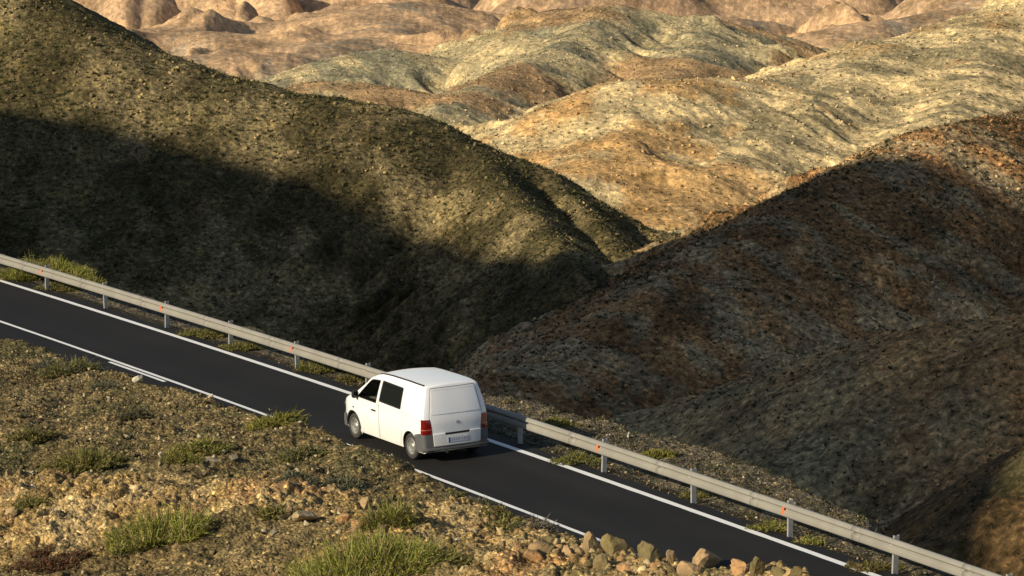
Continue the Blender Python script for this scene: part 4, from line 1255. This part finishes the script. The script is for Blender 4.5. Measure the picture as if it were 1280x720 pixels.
TAN, PINK, OLV, GRY, WHT, ORG = (.36, .25, .125), (.42, .275, .14), (.17, .135, .06), (.20, .17, .12), (.60, .54, .40), (.44, .25, .11)
def rock(label, u, v, w, h, col, seed, rot=0, cuts=9, name='rock', cat='rock', group=None):
    """u, v = middle of the rock's foot in the photo; w, h in photo pixels"""
    c = ground_at(u, v); k = c.y / FPX
    me = rock_mesh(seed, w * k, w * k * .8, h * k * 1.12, cuts)
    o = bpy.data.objects.new(name, me); COL.objects.link(o)
    o.location = (c.x, c.y + w * k * .2, c.z + h * k * .36); o.rotation_euler = (0, R(rot), seed * 1.3)
    o.color = (*col, 1); tag(o, label, cat, group); return o
KEY = [
 ('tan pointed rock with orange side, tallest on the rubble crest by the white line', 741, 694, 34, 30, TAN, 101, 18, 8),
 ('brown olive boulder right of the tall tan pointed rock', 768, 698, 38, 32, (.22,.17,.07), 102, -8, 6),
 ('flat mossy olive boulder lying against the asphalt right of the white dash', 811, 702, 44, 26, OLV, 103, 4, 5),
 ('brownish boulder below the brown olive one in the rubble crest', 750, 714, 34, 28, (.25,.19,.09), 104, 20, 7),
 ('narrow light tan rock standing right of the mossy boulder', 840, 706, 16, 24, TAN, 105, 15, 8),
 ('smooth pinkish boulder at the bottom edge of the picture', 862, 724, 28, 26, PINK, 106, 5, 5),
 ('wide layered rock with pale flat slab top in the bottom rubble', 888, 714, 44, 30, PINK, 107, 0, 8),
 ('long low orange tan rock next to the upright olive stone', 924, 722, 38, 24, ORG, 108, -4, 9),
 ('upright olive stone with flat top standing on the crest', 947, 723, 17, 30, OLV, 109, 2, 5),
 ('broad olive rock left of the pointed olive rock', 972, 727, 26, 22, OLV, 110, 8, 6),
 ('pointed olive rock, last of the crest before the bare asphalt', 996, 729, 22, 26, OLV, 111, -12, 6),
 ('small rock between the slab topped rock and the pinkish boulder', 876, 722, 18, 18, TAN, 112, 30, 8),
 ('small white stone in the dark gap beside the white dash', 779, 692, 6, 6, WHT, 113, 0, 7),
 ('round whitish boulder alone at the road edge on the left', 172, 480, 15, 15, WHT, 114, 0, 10),
 ('small white stone lying on the centre line', 264, 498, 6, 6, WHT, 115, 0, 8),
 ('orange tan rock leaning in the middle rubble left of the green shrub', 445, 664, 24, 16, ORG, 116, 25, 8),
 ('pale orange rock behind the leaning one in the middle rubble', 432, 655, 20, 18, ORG, 117, -20, 8),
 ('pale tan boulder at the top of the middle rubble', 455, 640, 24, 18, TAN, 118, 10, 7),
 ('curved whitish stone beside the green shrub with the dark rock', 466, 650, 10, 18, WHT, 119, 30, 8),
 ('dark brown rock at the foot of the green shrub', 484, 668, 20, 18, (.07,.045,.03), 120, 0, 6),
 ('pale orange rock cut by the left edge of the picture', 4, 622, 26, 18, ORG, 121, 8, 8),
 ('tan rock below the pale orange one at the left edge', 14, 650, 26, 14, TAN, 122, -8, 8),
 ('dark olive rock right of the small green bush at the left edge', 74, 650, 24, 14, (.12,.10,.06), 123, 10, 7),
 ('small whitish round rock on gravel near the left edge', 81, 609, 8, 8, WHT, 124, 0, 8),
 ('orange tan rock in the lower left rubble', 56, 656, 18, 12, ORG, 125, 15, 8),
 ('tan rock at the top left of the lower left rubble', 10, 598, 16, 14, TAN, 126, 15, 8),
 ('grey rock under the light green bush in the middle of the bank', 292, 578, 18, 12, GRY, 127, 10, 8),
 ('flat pale grey slab beside the smaller green bush', 266, 580, 30, 8, GRY, 128, 0, 8),
 ('pale rock left of the smaller green bush', 202, 573, 12, 9, WHT, 129, 5, 8),
 ('round grey stone, lowest of three together above the rubble', 398, 624, 12, 10, GRY, 130, 0, 9),
 ('grey stone with pale top, leftmost of three together above the rubble', 372, 612, 12, 10, GRY, 131, 15, 9),
 ('grey stone, rightmost of three together above the rubble', 385, 614, 15, 10, GRY, 132, -15, 9),
 ('orange stone standing by the dry grey twiggy shrub', 646, 660, 9, 13, ORG, 133, 5, 8),
 ('large flat tan slab half buried in the middle rubble', 385, 655, 44, 18, (.46,.35,.20), 134, -16, 7),
 ('olive block at the bottom of the bare tan slope', 533, 692, 18, 16, OLV, 135, 5, 6),
 ('pale pointed rock in the tan rubble right of the olive block', 549, 694, 14, 16, PINK, 136, 5, 8),
 ('brown flat rock in the rubble left of the tall tan pointed rock', 674, 692, 40, 16, (.30,.20,.10), 137, 8, 8),
 ('olive rock left of the tall tan pointed rock under the white line', 686, 682, 18, 16, OLV, 138, 8, 7),
 ('orange tan block at the bottom of the rubble below the twiggy shrub', 668, 706, 34, 18, ORG, 139, -10, 8),
 ('white stone on the stony shoulder behind the guardrail near the van', 665, 535, 6, 6, WHT, 140, 0, 8),
 ('pale stone highest on the crest of the stony shoulder', 786, 548, 8, 7, WHT, 141, 0, 8),
]
for K in KEY: rock(*K)
_rr = np.random.RandomState(5)
def rubble(n, path, spread, smin_, smax_, cols, label, group, seed):
    protos = [rock_mesh(seed + i, 1, .8, .75, 8, 2) for i in range(7)]
    path = np.array(path, float); seg = np.hypot(*np.diff(path, axis=0).T); cs = np.r_[0, np.cumsum(seg)]
    k = 0
    while k < n:
        s = _rr.rand() * cs[-1]; u = np.interp(s, cs, path[:, 0]); v = np.interp(s, cs, path[:, 1])
        u += _rr.randn() * spread * .5; v += abs(_rr.randn()) * spread
        if v > 735 or u < -20: continue
        c = ground_at(u, v)
        if to_road(c.x, c.y)[1] < 4.75: continue
        sz = (smin_ + (smax_ - smin_) * _rr.rand() ** 2.2) * c.y / FPX
        o = bpy.data.objects.new('rock', protos[_rr.randint(7)]); COL.objects.link(o)
        o.scale = (sz * (.8 + .5 * _rr.rand()), sz, sz * (.7 + .5 * _rr.rand())); o.location = c + Vector((0, 0, sz * .18))
        o.rotation_euler = (_rr.randn() * .5, _rr.randn() * .5, _rr.rand() * 6.28)
        col = np.array(cols[_rr.randint(len(cols))]) * (.75 + .5 * _rr.rand()); o.color = (*col, 1)
        tag(o, label, 'rock', group); k += 1
rubble(95, [(600, 664), (660, 676), (720, 688), (790, 704), (850, 716), (960, 728)], 11, 6, 24, [TAN, TAN, ORG, PINK, TAN, GRY], 'small angular rock in the rubble crest beside the asphalt', 'rocks of the rubble crest beside the asphalt', 300)
rubble(48, [(340, 640), (400, 636), (450, 640), (520, 662), (600, 672)], 16, 6, 17, [TAN, TAN, WHT, PINK, GRY], 'small tan rock in the rubble around the middle shrub', 'rocks of the middle rubble', 330)
rubble(34, [(0, 590), (40, 590), (70, 602), (90, 625)], 20, 6, 15, [TAN, ORG, WHT, GRY, TAN], 'small tan rock in the rubble at the left edge', 'rocks of the left rubble', 350)

rubble(72, [(640, 680), (700, 694), (740, 700), (790, 708), (860, 722), (960, 732)], 6, 11, 27, [TAN, ORG, TAN, PINK, OLV], 'larger angular block in the rubble crest beside the asphalt', 'blocks of the rubble crest beside the asphalt', 370)

# ------------------------------------------------------------ loose stones and scrub nobody could count
def stone_cloud(name, X, Y, Z, S, C, flat, seed, label, cat, mat):
    rs = np.random.RandomState(seed); n = len(X)
    cube = np.array([(x, y, z) for x in (-1, 1) for y in (-1, 1) for z in (-1, 1)], float) * .5
    T = np.array([(0, 1, 3, 2), (4, 6, 7, 5), (0, 4, 5, 1), (2, 3, 7, 6), (0, 2, 6, 4), (1, 5, 7, 3)])
    V = cube[None] * (1 + .0) + rs.randn(n, 8, 3) * .17
    V *= np.stack([.7 + .7 * rs.rand(n), .6 + .5 * rs.rand(n), flat * (.5 + .6 * rs.rand(n))], 1)[:, None]
    A = rs.randn(n, 3, 3); A[:, :, 2] *= 1.0
    q, _ = np.linalg.qr(A * np.array([1, 1, .6]) + np.eye(3) * 1.2)
    V = np.einsum('nij,nkj->nki', q, V) * S[:, None, None]
    V += np.stack([X, Y, Z], 1)[:, None]
    F = (np.arange(n)[:, None, None] * 8 + T[None]).reshape(-1, 4)
    o = mesh_np(name, V.reshape(-1, 3), F, mat, False); set_col(o, 'tint', np.repeat(C, 8, 0))
    tag(o, label, cat, kind='stuff'); return o
def tuft_cloud(name, X, Y, Z, S, C, seed, label, cat, mat, nb=9):
    """each tuft a spray of short blades"""
    rs = np.random.RandomState(seed); n = len(X)
    a = rs.rand(n, nb) * 2 * np.pi; sp = .25 + .75 * rs.rand(n, nb)
    D = np.stack([np.cos(a) * sp, np.sin(a) * sp, np.full_like(a, .75)], -1); L = S[:, None] * (.5 + .6 * rs.rand(n, nb))
    B = np.stack([X, Y, Z], 1)[:, None] + np.stack([np.cos(a), np.sin(a), a * 0], -1) * (S[:, None] * .35 * rs.rand(n, nb))[..., None]
    Sd = np.stack([-np.sin(a + rs.randn(n, nb)), np.cos(a), a * 0], -1) * (S[:, None] * .16)[..., None]
    tip = B + D * L[..., None]
    V = np.stack([B - Sd, B + Sd, tip], 2).reshape(-1, 3); F = np.arange(len(V)).reshape(-1, 3)
    cc = np.repeat(C[:, None], nb, 1) * (.75 + .5 * rs.rand(n, nb, 1))
    o = mesh_np(name, V, F, mat, False); set_col(o, 'tint', np.repeat(cc.reshape(-1, 3), 3, 0)); tag(o, label, cat, kind='stuff'); return o
m, nt, b = newmat('loose_stone')
at = N(nt, 'ShaderNodeAttribute', attribute_name='tint').outputs['Color']
tc = N(nt, 'ShaderNodeTexCoord').outputs['Object']
c = mixc(nt, 1.0, at, ramp(nt, noise(nt, tc, 12, 5, .7), [(.3, (.65, .65, .65)), (.7, (1.3, 1.27, 1.2))]), 'MULTIPLY')
nt.links.new(c, b.inputs['Base Color']); b.inputs['Roughness'].default_value = .95; b.inputs['Specular IOR Level'].default_value = .1
M_STONE = m

def scatter_near():
    rs = np.random.RandomState(11)
    n = 260000
    y = 40 + 50 * rs.rand(n) ** .9; x = (rs.rand(n) * 2 - 1) * .185 * y
    z, t, off = near_z(x, y)
    mk = near_mask(x, y, t, off)
    dn = .14 + .42 * sstep(-.2, .5, fbm(x / 2.2, y / 2.2, 4, .6, 21)) + .25 * mk
    bank = (off > 4.35); verge = (off < -3.15) & (off > -9)
    keep = (bank & (rs.rand(n) < dn)) | (verge & (rs.rand(n) < .38))
    x, y, z, mk, off, bank = x[keep], y[keep], z[keep], mk[keep], off[keep], bank[keep]; n = len(x)
    S = .012 + .080 * rs.rand(n) ** 11 + .020 * rs.rand(n) ** 1.6; S *= (.85 + .25 * mk)
    S = np.where(off < 4.8, S * .7, S)
    pal_o = np.array([(.18, .14, .07), (.13, .102, .05), (.22, .175, .095), (.10, .078, .04), (.40, .33, .20), (.19, .13, .06)])
    pal_t = np.array([(.38, .275, .12), (.33, .225, .095), (.43, .325, .16), (.24, .165, .07), (.38, .235, .10), (.50, .40, .22)])
    t_, off_ = to_road(x, y)
    crest = (off_ > 6.6) & (off_ < 9.2) & (t_ < -19.5) & (rs.rand(n) < .16)
    S = np.where(crest, .05 + .11 * rs.rand(n) ** 1.6, S)
    w = rs.rand(n)
    ci = rs.randint(0, 6, n)
    C = np.where((rs.rand(n) < mk)[:, None] & bank[:, None], pal_t[ci], pal_o[ci]) * (.75 + .5 * w)[:, None]
    stone_cloud('loose_stones', x, y, z + S * .18, S, C, .9, 3, 'loose stones strewn over the bank and the verge', 'stones', M_STONE)
    # dead and green sprigs
    n = 15000
    y = 42 + 46 * rs.rand(n); x = (rs.rand(n) * 2 - 1) * .185 * y
    z, t, off = near_z(x, y); mk = near_mask(x, y, t, off)
    k = ((off > 4.9) & (rs.rand(n) < .75 * (1 - .8 * mk) * sstep(-.25, .35, fbm(x / 2.6, y / 2.6, 4, .6, 51)))) | ((off < -3.3) & (off > -8.5) & (rs.rand(n) < .8))
    x, y, z = x[k], y[k], z[k]; n = len(x)
    pal = np.array([(.10, .10, .04), (.14, .12, .06), (.085, .085, .045), (.17, .14, .08), (.12, .085, .045)])
    tuft_cloud('ground_cover', x, y, z - .01, .05 + .12 * rs.rand(n) ** 2, pal[rs.randint(0, 5, n)], 6, 'sparse dry ground cover between the stones', 'ground cover', M_LEAF, 12)
scatter_near()

def scatter_hills():
    rs = np.random.RandomState(12)
    def pts(n, y0, y1, f=.18):
        y = np.sqrt(y0 ** 2 + (y1 ** 2 - y0 ** 2) * rs.rand(n)); x = (rs.rand(n) * 2 - 1) * f * y
        return x, y, ground_z(x, y)
    # near valley slopes
    x, y, z = pts(110000, 135, 452)
    k = y > np.where(x < 0, 290, 135); x, y, z = x[k], y[k], z[k]; n = len(x)
    cl = fbm(x / 9, y / 9, 4, .6, 15); pk = rs.rand(n)
    st = pk < .48 + .3 * cl
    tint = hill_tint_at(x, y)
    S = (.09 + .30 * rs.rand(n) ** 7) * np.clip(y / 360, .3, 1.2)
    C = tint * (1.1 + 1.6 * rs.rand(n) ** 2)[:, None] * np.array((1.05, 1.0, .92))
    stone_cloud('hillside_stones', x[st], y[st], z[st] + S[st] * .2, S[st], C[st], .9, 21, 'stones scattered over the dark valley slopes', 'stones', M_STONE)
    sh = ~st; pal = np.array([(.035, .042, .016), (.10, .10, .035), (.055, .055, .025), (.13, .12, .05)])
    pi = rs.randint(0, 4, sh.sum()); left = x[sh] < np.interp(y[sh], [200, 300, 450], [-30, -5, 30])
    pi = np.where(left, pi, pi % 2 * 2); 
    tuft_cloud('hillside_scrub', x[sh], y[sh], z[sh], (.20 + .34 * rs.rand(sh.sum()) ** 2) * np.clip(y[sh] / 360, .35, 1.2), pal[pi], 22, 'low scrub dotted over the dark valley slopes', 'scrub', M_LEAF, 8)
    # sunlit hills
    x, y, z = pts(60000, 620, 1180); n = len(x)
    cl = fbm(x / 25, y / 25, 4, .6, 25); st = rs.rand(n) < .5 + .4 * cl
    tint = hill_tint_at(x, y); S = .18 + .6 * rs.rand(n) ** 8
    stone_cloud('sunlit_stones', x[st], y[st], z[st] + S[st] * .15, S[st], (tint * (.9 + .6 * rs.rand(n))[:, None])[st], .7, 23, 'stones and outcrops scattered over the sunlit hills', 'stones', M_STONE)
    sh = ~st
    tuft_cloud('sunlit_scrub', x[sh], y[sh], z[sh], .30 + .5 * rs.rand(sh.sum()) ** 2, np.array([(.10, .10, .05), (.07, .075, .035), (.15, .13, .07)])[rs.randint(0, 3, sh.sum())], 24, 'low scrub dotted over the sunlit hills', 'scrub', M_LEAF, 7)
def hill_tint_at(x, y):
    z = ground_z(x, y); return hill_tint(x, y, z)
scatter_hills()
